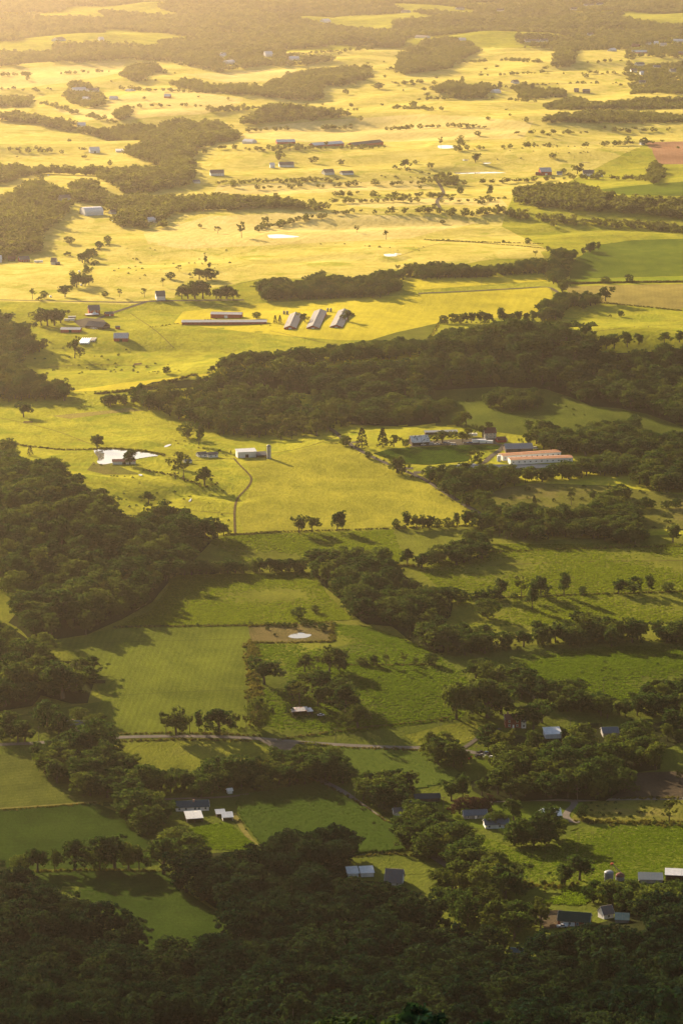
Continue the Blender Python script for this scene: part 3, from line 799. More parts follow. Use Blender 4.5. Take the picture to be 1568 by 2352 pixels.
def building(name, label, cat, A, B, W, He, R, wall='white', roof='r_white', kind='gable', ops='', chim=None, openf=False, group=None, keep=True, over=.45, mono=None, hip=0.0, porch=None, flip=False):
    """A, B: picture points of the two ends of the near eave wall; the body extends W behind it.
    He eave height, R ridge rise. ops: 'd' door, 'w' windows, 'g' garage doors, 'b' big barn door, 's' sliding end door"""
    pa = G(*A); pb = G(*B)
    L = float(math.hypot(pb[0] - pa[0], pb[1] - pa[1])); yaw = atan2(pb[1] - pa[1], pb[0] - pa[0])
    nx, ny = -sin(yaw), cos(yaw)
    cx = (pa[0] + pb[0]) / 2 + nx * W / 2; cy = (pa[1] + pb[1]) / 2 + ny * W / 2
    z = min(float(hgrid(cx + e * cos(yaw) * L / 2 + f * nx * W / 2, cy + e * sin(yaw) * L / 2 + f * ny * W / 2)) for e in (-1, 1) for f in (-1, 1))
    zc = max(z, (pa[2] + pb[2]) / 2 - .3)
    root = empty(name, (cx, cy, zc), yaw)
    tag(root, label, cat, group)
    base = min(z - zc, 0) - .6
    l, w = L / 2, W / 2
    wm, rm = M[wall], M[roof]
    mb = MB()
    if kind == 'gable':
        if openf:      # open-fronted shed: back and end walls only, thin
            mb.box(-l, l, w - .15, w, base, He)
            for s in (-1, 1):
                x0, x1 = (s * l - (.15 if s > 0 else 0), s * l + (.15 if s < 0 else 0))
                mb.box(x0, x1, -w, w - .15, base, He)
        else:
            v = [(-l, -w, base), (l, -w, base), (l, w, base), (-l, w, base), (-l, -w, He), (l, -w, He), (l, w, He), (-l, w, He), (-l, 0, He + R), (l, 0, He + R)]
            mb.add(v, [(0, 1, 5, 4), (1, 2, 6, 9, 5), (2, 3, 7, 6), (3, 0, 4, 8, 7), (3, 2, 1, 0), (4, 5, 9, 8), (6, 7, 8, 9)])
        mb.build('wall', wm, root)
        k = R / w
        for s in (-1, 1):
            y1 = s * (w + over); z1 = He - k * over + .12; zr = He + R + .12
            lo = l + over
            q = [(-lo, y1, z1), (lo, y1, z1), (lo, 0, zr), (-lo, 0, zr)]
            if s > 0: q = q[::-1]
            MB().slab(*q, .14).build('roof_slope', rm, root)
        MB().box(-l - over, l + over, -.18, .18, He + R + .08, He + R + .2).build('ridge_cap', rm, root)
        for s in (-1, 1):   # gable barge boards
            for q in (-1, 1):
                x = s * (l + over + .03)
                p0 = (x, q * (w + over), He - k * over); p1 = (x, 0, He + R)
                MB().tube((x, p0[1], p0[2]), (x, 0, p1[2]), .09, n=4).build('barge_board', M['trim'] if wall != 'darkwood' else rm, root)
        if openf:
            for x in np.linspace(-l + .3, l - .3, max(2, int(L / 4) + 1)):
                MB().box(x - .12, x + .12, -w, -w + .24, base, He - .1).build('post', M['pole'], root)
    elif kind == 'mono':
        # single slope; mono = rise at the back (negative: front is high)
        hf, hb = (He, He + R) if (mono or 1) > 0 else (He + R, He)
        if openf:
            mb.box(-l, l, w - .15, w, base, hb - .1)
            for s in (-1, 1):
                x0, x1 = (s * l - (.15 if s > 0 else 0), s * l + (.15 if s < 0 else 0))
                v = [(x0, -w, base), (x1, -w, base), (x1, w - .15, base), (x0, w - .15, base), (x0, -w, hf - .05), (x1, -w, hf - .05), (x1, w - .15, hb - .1), (x0, w - .15, hb - .1)]
                mb.add(v, [(0, 3, 2, 1), (4, 5, 6, 7), (0, 1, 5, 4), (1, 2, 6, 5), (2, 3, 7, 6), (3, 0, 4, 7)])
        else:
            v = [(-l, -w, base), (l, -w, base), (l, w, base), (-l, w, base), (-l, -w, hf), (l, -w, hf), (l, w, hb), (-l, w, hb)]
            mb.add(v, [(0, 3, 2, 1), (4, 5, 6, 7), (0, 1, 5, 4), (1, 2, 6, 5), (2, 3, 7, 6), (3, 0, 4, 7)])
        mb.build('wall', wm, root)
        k = (hb - hf) / W
        npan = 2
        for i in range(npan):
            x0 = -l - over + i * (L + 2 * over) / npan; x1 = -l - over + (i + 1) * (L + 2 * over) / npan - (.06 if i < npan - 1 else 0)
            MB().slab((x0, -w - over, hf - k * over + .16), (x1, -w - over, hf - k * over + .16), (x1, w + over, hb + k * over + .16), (x0, w + over, hb + k * over + .16), .14).build('roof_panel', rm, root)
        if openf:
            for x in np.linspace(-l + .3, l - .3, max(2, int(L / 4) + 1)):
                MB().box(x - .12, x + .12, -w, -w + .24, base, hf - .02).build('post', M['pole'], root)
    elif kind == 'arch':
        n = 12; v = []; f = []
        for s in (-1, 1):
            for i in range(n + 1):
                t = pi * i / n
                v.append((s * l, -w * cos(t), He + R * sin(t)))
        mb.box(-l, l, -w, w, base, He)
        e0 = len(mb.v)
        mb.add(v, [tuple(range(n, -1, -1)), tuple(range(n + 1, 2 * n + 2))])
        mb.build('wall', wm, root)
        v2 = [(p[0] * (1 + .3 / l), p[1] * 1.02, p[2] + .12) for p in v]
        f2 = [(i, i + n + 1, i + n + 2, i + 1) for i in range(n)]
        f2 = [(a, d, c, b) for a, b, c, d in f2]
        obj('roof', mesh('roof', v2, f2, rm, smooth_=True), root)
    front = -w - .04
    for o in ops:
        if o == 'd':
            MB().box(-.5, .5, front, -w + .05, 0, 2.1).build('door', M['trim'], root)
        elif o == 'w':
            n = max(1, int(L / 3.4))
            for i in range(n):
                x = -l + (i + .5) * L / n
                if 'd' in ops and abs(x) < 1.1: x += 1.5
                levels = [1.0] if He < 4.5 else [1.0, 3.7]
                for zz in levels:
                    fr = MB().box(x - .62, x + .62, front, -w + .05, zz - .1, zz + 1.35).build('window', M['trim'], root)
                    MB().box(x - .5, x - .04, front - .03, front + .02, zz, zz + 1.25).build('pane', M['glass'], fr)
                    MB().box(x + .04, x + .5, front - .03, front + .02, zz, zz + 1.25).build('pane', M['glass'], fr)
        elif o == 'W':
            for s in (-1, 1):
                for y in (-w * .45, w * .45):
                    for zz in ([1.0] if He < 4.5 else [1.0, 3.7]):
                        a, b = sorted((s * (l - .05), s * (l + .04)))
                        fr = MB().box(a, b, y - .55, y + .55, zz - .1, zz + 1.35).build('window', M['trim'], root)
                        a, b = sorted((s * (l + .02), s * (l + .07)))
                        MB().box(a, b, y - .45, y + .45, zz, zz + 1.25).build('pane', M['glass'], fr)
        elif o == 'g':
            for x in (-l * .5, -l * .5 + 3.2):
                MB().box(x - 1.3, x + 1.3, front, -w + .05, 0, 2.3).build('garage_door', M['trim'], root)
        elif o == 'b':
            MB().box(-2, 2, front, -w + .05, 0, min(He - .3, 3.6)).build('barn_door', M['trim'], root)
        elif o == 'n':
            MB().box(-1.6, 1.6, front, -w + .05, 0, min(He - .3, 3.2)).build('barn_door', M['inside'], root)
        elif o == 's':      # doors in both gable ends
            for s in (-1, 1):
                a, b = sorted((s * (l - .05), s * (l + .05)))
                MB().box(a, b, -1.7, 1.7, 0, min(He, 3.4)).build('end_door', M['white'], root)
        elif o == 'o':      # dark end openings
            for s in (-1, 1):
                a, b = sorted((s * (l - .05), s * (l + .05)))
                MB().box(a, b, -w * .55, w * .55, 0, He * .9).build('end_opening', M['inside'], root)
        elif o == 'v':      # row of vents along a poultry house
            n = max(4, int(L / 5))
            for i in range(n):
                x = -l + (i + .5) * L / n
                MB().box(x - .7, x + .7, front, -w + .05, He * .42, He * .62).build('vent', M['inside'], root)
    if chim is not None:
        x, y, h = chim
        MB().box(x - .45, x + .45, y - .4, y + .4, 0, He + R + h).build('chimney', M['chimney'], root)
    if porch:
        d = porch
        MB().slab((-l * .8, -w - d, 2.5), (l * .8, -w - d, 2.5), (l * .8, -w + .0, 3.1), (-l * .8, -w + .0, 3.1), .14).build('porch_roof', rm, root)
        for x in np.linspace(-l * .75, l * .75, 4):
            MB().box(x - .08, x + .08, -w - d + .1, -w - d + .26, base, 2.42).build('porch_post', M['trim'], root)
    # keep-clear box
    us = []; vs = []
    for X in (-l, l):
        for Y in (-w, w):
            for Z in (0, He + R):
                px, py = cx + X * cos(yaw) - Y * sin(yaw), cy + X * sin(yaw) + Y * cos(yaw)
                q = proj(px, py, zc + Z); us.append(float(q[0])); vs.append(float(q[1]))
    if keep: KEEP.append((min(us), min(vs), max(us), max(vs), cy, cx, max(l, w)))
    return root

B = building
# --- lower farmstead
B('ranch_house', 'white ranch house with dark roof behind the white roofed shed', 'house', (405,1864), (480,1862), 9, 2.7, 2.3, 'white', 'r_teal', ops='dwW', chim=(1.0, -.8, .9))
B('shed', 'open shed with broad pale white roof below the ranch house', 'shed', (430,1890), (466,1888), 8.5, 2.6, 1.3, 'darkwood', 'r_white', 'mono', openf=True)
B('shed', 'tiny shed with pale cream roof behind the bluish roofed one', 'shed', (498,1877), (517,1876), 4, 2.1, 1.0, 'darkwood', 'r_white', 'mono', openf=True)
B('shed', 'open shed with bluish white roof next to the corn', 'shed', (512,1886), (535,1885), 5, 2.3, 1.2, 'offwhite', 'r_white', 'mono', openf=True)
B('shed', 'tiny white shed by the lane end at the corn corner', 'shed', (524,1824), (534,1823), 3, 2.0, .9, 'white', 'r_white')
B('house', 'house with bluish metal roof among round trees by the road', 'house', (156,1680), (194,1679), 9, 2.8, 2.6, 'offwhite', 'r_blue', ops='dw', chim=(-2, 1, .6))
B('shed', 'long open shed with pale rusted roof in the pasture', 'shed', (672,1644), (708,1642), 5.5, 2.8, .8, 'darkwood', 'r_rustpale', 'mono', openf=True)
B('shed', 'small white lean to beside the pale rusted shed', 'shed', (707,1643), (718,1642), 5, 2.5, .6, 'darkwood', 'r_white', 'mono', openf=True)
B('brick_house', 'two storey red brick house with white windows under the big oaks', 'house', (1160,1672), (1196,1672), 8, 5.6, 2.2, 'brick', 'r_brown', ops='dwW', chim=(-3, 1.2, 1.2))
B('house_wing', 'white side wing joined to the red brick house', 'house', (1197,1673), (1207,1673), 7, 4.6, 1.6, 'white', 'r_blue', ops='w')
B('barn', 'white roofed barn below the power line', 'barn', (1252,1698), (1288,1697), 9, 3.2, 1.6, 'offwhite', 'r_white', 'mono')
B('barn', 'barn with pale bluish roof half hidden by the wood', 'barn', (1384,1696), (1419,1695), 10, 3.4, 2.2, 'greywall', 'r_blue')
B('shed', 'small white shed beside the side road', 'shed', (905,1874), (928,1873), 4.5, 2.5, 1.7, 'white', 'r_mauve', ops='d')
B('ranch_house', 'ranch house with pale blue roof on the lawn', 'house', (1066,1882), (1118,1880), 7.5, 2.6, 1.9, 'greywall', 'r_blue', ops='dw')
B('house', 'white house with pale blue roof below the ranch house', 'house', (1114,1904), (1168,1902), 7.5, 2.8, 2.0, 'white', 'r_blue', ops='dw')
B('house', 'bright white house behind the dark clump by the driveway', 'house', (1245,1886), (1288,1884), 9, 3.4, 2.6, 'white', 'r_white', ops='dwW')
B('long_barn', 'long low barn with dark bluish roof behind the road trees', 'barn', (953,1842), (1010,1841), 7, 2.4, 1.6, 'darkwood', 'r_dark')
B('shed', 'white roof of a shed in the wood edge, westmost of the pair', 'shed', (799,2016), (823,2015), 6, 2.6, 1.4, 'offwhite', 'r_white', 'mono')
B('shed', 'cream white roof of a shed in the wood edge, eastmost of the pair', 'shed', (829,2015), (858,2014), 6, 2.6, 1.4, 'offwhite', 'r_white', 'mono')
gp = building('gabled_house', 'white house with steep gable facing the wood', 'house', (884,2034), (921,2036), 10, 2.6, 5.2, 'white', 'r_mauve', ops='w', over=.6)
B('shed', 'open shed with bright white roof beside the big pasture', 'shed', (1527,2022), (1600,2022), 6, 3.0, 1.2, 'darkwood', 'r_white', 'mono', openf=True)
B('shed', 'grey roofed shed half sunk in the trees near the grain bins', 'shed', (1466,2030), (1520,2029), 7, 2.4, 1.2, 'greywall', 'r_blue', 'mono')
B('log_house', 'long house with dark green metal roof in the forest shade', 'house', (1280,2128), (1352,2127), 9, 3.0, 3.0, 'brick', 'r_green', ops='wg')
B('house', 'cream gabled house peeping out beside the dark green roof', 'house', (1386,2112), (1408,2108), 6, 3.0, 3.0, 'white', 'r_mauve', ops='w')
B('shed', 'pale bluish roofed shed in the forest shade', 'shed', (1412,2122), (1442,2121), 6, 2.2, 1.2, 'greywall', 'r_teal', 'mono')
B('shed', 'small dark roofed shed on the shaded forest lawn', 'shed', (1172,2196), (1199,2195), 5, 2.2, 1.0, 'darkwood', 'r_teal')
# --- poultry farm
B('poultry_house', 'white poultry house with rusted orange roof, front one of two', 'poultry house', (1172,1068), (1314,1060), 11, 4.4, .7, 'white', 'r_rust', ops='vs')
B('poultry_house', 'white poultry house with rusted orange roof, rear one of two', 'poultry house', (1154,1058), (1287,1047), 11, 4.2, .7, 'white', 'r_rust', ops='vs')
B('long_barn', 'long grey roofed barn in front of the rusted poultry houses', 'barn', (1036,1086), (1290,1078), 14, 3.0, 1.6, 'greywall', 'r_blue', ops='v', keep=False)
B('barn', 'dark barn with light grey roof behind the poultry houses', 'barn', (1161,1040), (1223,1038), 14, 3.6, 3.4, 'darkwood', 'r_grey', ops='n')
B('farmhouse', 'stone farmhouse with dark roof behind a golden tree', 'house', (1113,1008), (1139,1007), 10, 5.5, 4.0, 'stone', 'r_brown', ops='wW')
B('barn', 'old barn with patched pale roof at the yard corner', 'barn', (946,1024), (986,1022), 12, 3.2, 5.0, 'darkwood', 'r_patch', ops='n')
B('long_shed', 'long narrow lean to roof beyond the patched barn', 'shed', (976,999), (1050,996), 5, 2.4, .7, 'darkwood', 'r_grey', 'mono')
B('shed', 'little reddish shed beside the stone farmhouse', 'shed', (1142,1017), (1162,1016), 7, 2.6, 2.2, 'redwall', 'r_brown')
# --- pasture farm
B('barn', 'weathered pale barn with white roof beside the silo', 'barn', (546,1052), (589,1050), 9, 5.5, 1.2, 'offwhite', 'r_white', 'mono', ops='n')
B('shed', 'low grey roofed shed joining barn and silo', 'shed', (590,1052), (613,1051), 8, 2.6, 1.6, 'darkwood', 'r_mauve', 'mono', openf=True)
B('farmhouse', 'small white house with grey roof, westmost of two in the pasture', 'house', (457,1050), (476,1050), 6, 3.0, 1.6, 'white', 'r_mauve', ops='w')
B('farmhouse', 'small white house with grey roof, eastmost of two in the pasture', 'house', (480,1051), (501,1050), 6, 3.0, 1.6, 'white', 'r_mauve', ops='w')
B('shed', 'tiny bluish roofed shed beside the leaning pasture tree', 'shed', (427,1064), (441,1063), 5, 1.8, 1.5, 'white', 'r_blue')
B('boathouse', 'long low white shed on the bank of the big pond', 'shed', (259,1067), (312,1066), 5, 2.6, 1.0, 'white', 'r_brown', 'mono', ops='n')
# --- red barns
B('red_barn', 'red barn with grey gable roof beside the country road', 'barn', (205,722), (230,723), 16, 5.5, 5.0, 'redwall', 'r_mauve', ops='bw', flip=False)
B('lean_to', 'low white roofed shelter in front of the red barn', 'shed', (199,726), (227,726), 5, 2.0, .6, 'redwall', 'r_white', 'mono', openf=True)
B('shed', 'small red brown shed on the drive beside the red barn', 'shed', (244,726), (262,726), 8, 3.0, 2.0, 'redwall', 'r_mauve', ops='d')
B('barn', 'wide open gabled barn in the middle of the red barn yard', 'barn', (197,754), (236,757), 16, 3.4, 4.4, 'darkwood', 'r_mauve', openf=True)
B('red_barn', 'long low red barn with grey roof in the farm yard', 'barn', (140,764), (184,764), 14, 3.6, 1.6, 'redwall', 'r_pale', ops='n')
B('red_barn', 'red barn with white gable roof alone below the yard', 'barn', (262,784), (294,785), 16, 4.2, 4.6, 'redwall', 'r_pale', ops='n')
B('shed', 'little dark shed above the lone white roofed barn', 'shed', (266,756), (276,756), 5, 2.4, 1.0, 'redwall', 'r_mauve')
B('barn', 'white gabled barn beside the country road', 'barn', (360,690), (380,690), 16, 5.5, 5.5, 'white', 'r_mauve')
B('poultry_house', 'very long low grey roofed red poultry house', 'poultry house', (418,746), (612,744), 15, 3.0, 1.5, 'redwall', 'r_pale', ops='v')
B('red_barn', 'red machine barn with grey roof behind the long poultry house', 'barn', (484,731), (554,731), 15, 5.0, 1.6, 'redwall', 'r_pale', ops='b')
def depth_barn(label, fa, fb, back):
    """gable end towards the viewer: fa, fb near corners; back = picture point of the far left corner"""
    a = G(*fa); b = G(*fb); c = G(*back)
    return a, b, c
def end_barn(label, fa, fb, far, He, R):
    a = G(*fa); b = G(*fb); c = G(*far)
    W = math.hypot(b[0] - a[0], b[1] - a[1])
    # long axis runs from b (near) to far right corner c
    qa = proj(b[0], b[1], b[2]); qb = proj(c[0], c[1], c[2])
    return B('poultry_house', label, 'poultry house', (float(qa[0]), float(qa[1])), (float(qb[0]), float(qb[1])), W, He, R, 'redwall', 'r_dust', ops='sv', group='gable ended poultry barns in the hayfield')
end_barn('red poultry barn with gable end door, beside the twin cedars', (653,756), (680,756), (693,729), 3.0, 2.7)
end_barn('red poultry barn with gable end door, middle of three', (704,755), (733,755), (750,723), 3.0, 2.7)
end_barn('red poultry barn with gable end door, eastmost of three', (757,753), (786,753), (805,722), 3.0, 2.7)
# --- far west houses
B('barn', 'big white arched barn among the western woods', 'barn', (196,496), (238,494), 26, 4.5, 7.5, 'white', 'r_white', 'arch')
B('house', 'white house with two gables above the arched barn', 'house', (141,462), (163,461), 12, 5.0, 4.5, 'white', 'r_mauve', ops='w')
B('house', 'pale house half behind an orange tree below the woods', 'house', (342,512), (361,511), 12, 4.0, 4.0, 'white', 'r_white', ops='w')
B('house', 'small white cottage in the haze east of the arched barn', 'house', (256,492), (268,491), 8, 3.2, 2.6, 'white', 'r_mauve')
B('house', 'dark red farmhouse by the western road trees', 'house', (47,602), (69,601), 12, 3.6, 4.0, 'redwall', 'r_mauve', ops='w')
B('barn', 'pale gabled barn with a lean to in the western pasture', 'barn', (117,608), (128,608), 14, 4.0, 5.0, 'white', 'r_mauve')
B('shed', 'brown roofed lean to beside the pale gabled barn', 'shed', (128,609), (137,609), 8, 2.4, 1.2, 'darkwood', 'r_mauve', 'mono')
B('house', 'brown roofed house under the western trees', 'house', (20,600), (36,600), 10, 3.2, 3.2, 'darkwood', 'r_brown')
B('barn', 'white barn cut by the western edge of the woods', 'barn', (-14,603), (5,603), 12, 4.5, 5, 'white', 'r_white')
B('barn', 'white barn with pale roof in the hazy woods', 'barn', (208,352), (230,351), 14, 5, 6, 'white', 'r_white', ops='n')
B('barn', 'bright low shed roof beside the hazy white barn', 'shed', (267,350), (285,349), 14, 3, 2, 'white', 'r_white', 'mono')
B('house', 'white farmhouse with long roof in the hazy fields', 'house', (484,404), (515,404), 16, 5, 5, 'white', 'r_mauve', ops='w')
B('barn', 'long pale barn beside a tiny white silo in the haze', 'barn', (642,384), (675,384), 14, 4.5, 4.5, 'offwhite', 'r_mauve')
B('house', 'white cottage beside the long pale barn in the haze', 'house', (621,386), (631,386), 10, 5, 4, 'white', 'r_white')
B('house', 'grey gabled house between two bushes in the haze', 'house', (746,402), (768,401), 13, 4.5, 5, 'offwhite', 'r_mauve', ops='w')
B('house', 'white low house east of the grey gabled house', 'house', (786,402), (812,401), 12, 3.5, 3, 'white', 'r_mauve')
B('house', 'little bluish house by the hazy tree line', 'house', (446,421), (460,421), 10, 3, 2.6, 'offwhite', 'r_blue')
B('house', 'white roofed house behind trees above the arched barn', 'house', (178,292), (197,291), 16, 4, 5, 'white', 'r_white')
B('poultry_house', 'long pale poultry barn in the haze, widest of its row', 'poultry house', (722,337), (790,336), 18, 4.5, 4, 'redwall', 'r_white')
B('poultry_house', 'long pale poultry barn in the haze beside trees', 'poultry house', (636,331), (678,331), 18, 4.5, 4, 'redwall', 'r_white')
B('poultry_house', 'short pale poultry barn at the end of the hazy row', 'poultry house', (556,330), (578,330), 18, 4.5, 4, 'offwhite', 'r_white')
B('poultry_house', 'grey poultry barn at the eastern end of the hazy row', 'poultry house', (812,335), (880,334), 18, 4.5, 4, 'redwall', 'r_mauve')
B('house', 'white house with red front on the hazy slope', 'house', (377,225), (391,225), 16, 4, 5, 'redwall', 'r_white')
B('house', 'white farm building in the tree group, topmost of four', 'house', (170,210), (200,209), 18, 4, 5, 'white', 'r_white')
B('house', 'white farm building in the tree group beside tall tree', 'house', (205,212), (229,211), 18, 4, 5, 'white', 'r_mauve')
B('house', 'white farm building in the tree group, lowest one', 'house', (187,230), (200,230), 14, 4, 4, 'white', 'r_white')
B('house', 'white long shed east of the hazy tree group', 'house', (251,229), (268,229), 14, 4, 4, 'white', 'r_white')
B('house', 'grey white roof in the hazy field behind the long shed', 'house', (288,210), (301,210), 14, 3, 3, 'white', 'r_blue')
B('barn', 'white barn in the glow below the town woods', 'barn', (610,130), (627,129), 24, 6, 8, 'white', 'r_white')
B('barn', 'long white barn in the glow east of the tall barn', 'barn', (667,139), (689,138), 26, 5, 6, 'white', 'r_white')
B('house', 'white house with domed roof in the glow', 'house', (525,148), (540,147), 20, 5, 6, 'white', 'r_white', 'arch')
B('house', 'pale house above the domed one in the glow', 'house', (505,132), (516,132), 18, 6, 7, 'white', 'r_white')
B('house', 'pale house on the hazy wooded hill top', 'house', (745,52), (760,51), 24, 5, 7, 'white', 'r_white')
B('house', 'pale house in the western hill woods', 'house', (135,95), (152,94), 24, 5, 7, 'white', 'r_mauve')
B('house', 'tiny white house in the western hill woods', 'house', (230,94), (240,94), 20, 5, 7, 'white', 'r_white')
# --- east far farm
B('red_barn', 'red barn with grey roof and white framed openings on the far hill', 'barn', (1241,403), (1266,402), 15, 6.5, 6.5, 'redwall', 'r_pale', ops='b')
B('shed', 'small red shed on the yard beside the far red barn', 'shed', (1229,403), (1240,403), 8, 3, 2.5, 'redwall', 'r_brown')
B('shed', 'low grey roofed shed between barn and trees', 'shed', (1278,402), (1290,402), 10, 3, 3, 'offwhite', 'r_blue')
B('farmhouse', 'white farmhouse with broad grey roof on the far hill', 'house', (1338,405), (1363,404), 14, 5, 5.5, 'offwhite', 'r_mauve', ops='w', chim=(2, 0, 1.2))
B('shed', 'little white shed beside the broad roofed farmhouse', 'shed', (1369,406), (1378,406), 7, 3, 2.5, 'white', 'r_white')
B('shed', 'white shed at the corner of the red tilled field', 'shed', (1471,333), (1478,333), 8, 3, 2.5, 'white', 'r_white')
TOWN = [(1404,118,1415,'white','r_white','white gabled house at the end of the far hayfield'),(1450,123,1485,'redwall','r_white','long white roofed building beside the town field'),(1448,108,1464,'redwall','r_brown','brown house behind the long white roofed building'),
    (1482,103,1490,'white','r_mauve','small white house above the long roofed building'),(1500,102,1510,'white','r_white','small white house beside the pink one'),(1515,106,1530,'offwhite','r_rustpale','pinkish house with tall gable in the town'),
    (1545,97,1600,'offwhite','r_white','long pale row building at the town edge'),(1556,126,1600,'redwall','r_mauve','red brick block below the pale row building'),(1352,82,1362,'offwhite','r_mauve','grey gabled house in the town woods'),
    (1462,151,1480,'offwhite','r_blue','bluish roofed house among town trees'),(1500,158,1516,'offwhite','r_blue','small blue roofed house in the lower town trees'),(1449,166,1462,'offwhite','r_mauve','house at the hedge corner of the town'),
    (1470,172,1478,'white','r_white','tiny white cottage in the lower town trees'),(1540,166,1552,'offwhite','r_blue','grey house among the dense lower town trees'),(1206,97,1238,'offwhite','r_mauve','long pale house row under the town woods'),
    (1243,96,1258,'offwhite','r_mauve','pale house east of the long house row'),(1050,94,1068,'white','r_white','white flat building at the wood edge'),(952,88,980,'white','r_mauve','cluster house in the glow with pale roof'),
    (920,29,937,'offwhite','r_mauve','pale house high on the hazy wooded hill'),(1312,23,1326,'offwhite','r_mauve','white gabled house high in the eastern woods'),(1343,14,1363,'offwhite','r_mauve','long white house high in the eastern woods'),
    (1372,12,1386,'offwhite','r_blue','bluish house beside the high long white house'),(1050,22,1066,'offwhite','r_mauve','grey house in the central hill woods'),(1140,26,1156,'offwhite','r_mauve','tan house in the central hill woods'),
    (1338,214,1354,'darkwood','r_mauve','dark brown house in the brown paddock'),(1318,212,1328,'darkwood','r_mauve','small grey house in the brown paddock'),(1180,192,1192,'offwhite','r_mauve','white house behind the far street trees'),(1136,214,1150,'white','r_white','white cottage below the far street trees'),(1466,193,1480,'offwhite','r_mauve','pale house at the foot of the town trees')]
for u0, v, u1, wl, rf, lab in TOWN:
    B('house', lab, 'house', (u0, v), (u1, v), 14, 4.5, 5.0, wl, rf, ops='w')
# --- silo, bins
def silo(name, label, u, v, r, h, mat, cap, capmat, rings=True):
    p = G(u, v)
    root = empty(name, p); tag(root, label, 'silo')
    MB().lathe([(r, -.5), (r, h)], 20).build('body', M[mat], root, sm=False)
    MB().lathe([(r * 1.05, h), (r * 1.0, h + cap * .35), (r * .7, h + cap * .75), (r * .15, h + cap)], 20).build('roof', M[capmat], root)
    if rings:
        mbk = MB()
        z = 1.0
        while z < h:
            MB().lathe([(r + .02, z), (r + .06, z + .02), (r + .06, z + .1), (r + .02, z + .12)], 20).build('hoop', M['steel'], root)
            z += 1.4
    MB().box(-.25, .25, -r - .5, -r + .05, 0, h).build('ladder_chute', M['steel'], root)
    KEEP.append((u - r * upm(p[1]), v - (h + cap) * upm(p[1]), u + r * upm(p[1]), v, p[1], p[0], r))
silo('silo', 'tall pale concrete silo beside the weathered barn', 617.5, 1053, 1.9, 11.0, 'concrete', 1.9, 'steel')
silo('grain_bin', 'large steel grain bin with domed roof by the big pasture', 1397, 2024, 2.4, 4.6, 'steel', 1.3, 'steel')
silo('grain_bin', 'smaller grain bin with rusty cone roof by the big pasture', 1422.5, 2022, 2.3, 2.4, 'steel', 1.8, 'r_brown')
silo('water_tank', 'white upright tank at the end of the rear poultry house', 1145, 1059, 1.8, 4.6, 'white', .6, 'white')
for u, v, lab in ((652.5, 722, 'feed bin beside the first gable ended poultry barn, western twin'), (659.5, 722, 'feed bin beside the first gable ended poultry barn, eastern twin'), (752.5, 716, 'feed bin behind the middle poultry barn, western twin'), (759.5, 716, 'feed bin behind the middle poultry barn, eastern twin')):
    silo('feed_bin', lab, u, v, 1.3, 3.2, 'steel', 1.3, 'steel', rings=False)

# auger leaning by the bins
p0 = G(1404, 2000); p1 = G(1436, 2014)
ag = empty('grain_auger', (p0 + p1) / 2); tag(ag, 'long grain auger lying behind the grain bins', 'auger')
d = (p1 - p0) / 2
MB().tube((-d[0], -d[1], 3.2), (d[0], d[1], .6), .25).build('tube', M['darkwood'], ag)
MB().tube((-d[0] * .3 - .8, -d[1] * .3, 0), (-d[0] * .3, -d[1] * .3, 2.2), .07).build('support_leg', M['steel'], ag)
MB().tube((-d[0] * .3 + .8, -d[1] * .3, 0), (-d[0] * .3, -d[1] * .3, 2.2), .07).build('support_leg', M['steel'], ag)
MB().box(-d[0] - .7, -d[0] + .7, -d[1] - .6, -d[1] + .6, 2.6, 3.6).build('hopper', M['redwall'], ag)

# ------------------------------------------------------------------ vehicles, bags, bales
def carpaint(name, c):
    m, t, b = nodemat(name)
    tc = N(t, 'ShaderNodeTexCoord'); n = noise(t, tc.outputs['Object'], 1.5, 3)
    cc = ramp(t, n, [(.3, tuple(x * .9 for x in c)), (.7, c)])
    t.links.new(cc, b.inputs['Base Color'])
    b.inputs['Roughness'].default_value = .75; b.inputs['Specular IOR Level'].default_value = .05; b.inputs['IOR'].default_value = 1.2
    return m
PAINT = {k: carpaint('car_paint_' + k, c) for k, c in dict(white=(.45, .44, .42), silver=(.42, .43, .45), black=(.02, .02, .022), blue=(.05, .09, .2), red=(.35, .04, .03), grey=(.15, .15, .16)).items()}
def wheel(root, x, y, r=.33):
    tyre = MB()
    v = []; n = 12
    for s in (-.11, .11):
        for k in range(n):
            v.append((x + r * cos(2 * pi * k / n), y + s, r + r * sin(2 * pi * k / n)))
    f = [(k, (k + 1) % n, n + (k + 1) % n, n + k) for k in range(n)] + [tuple(range(n)), tuple(range(2 * n - 1, n - 1, -1))]
    tyre.add(v, f).build('wheel', M['tyre'], root)
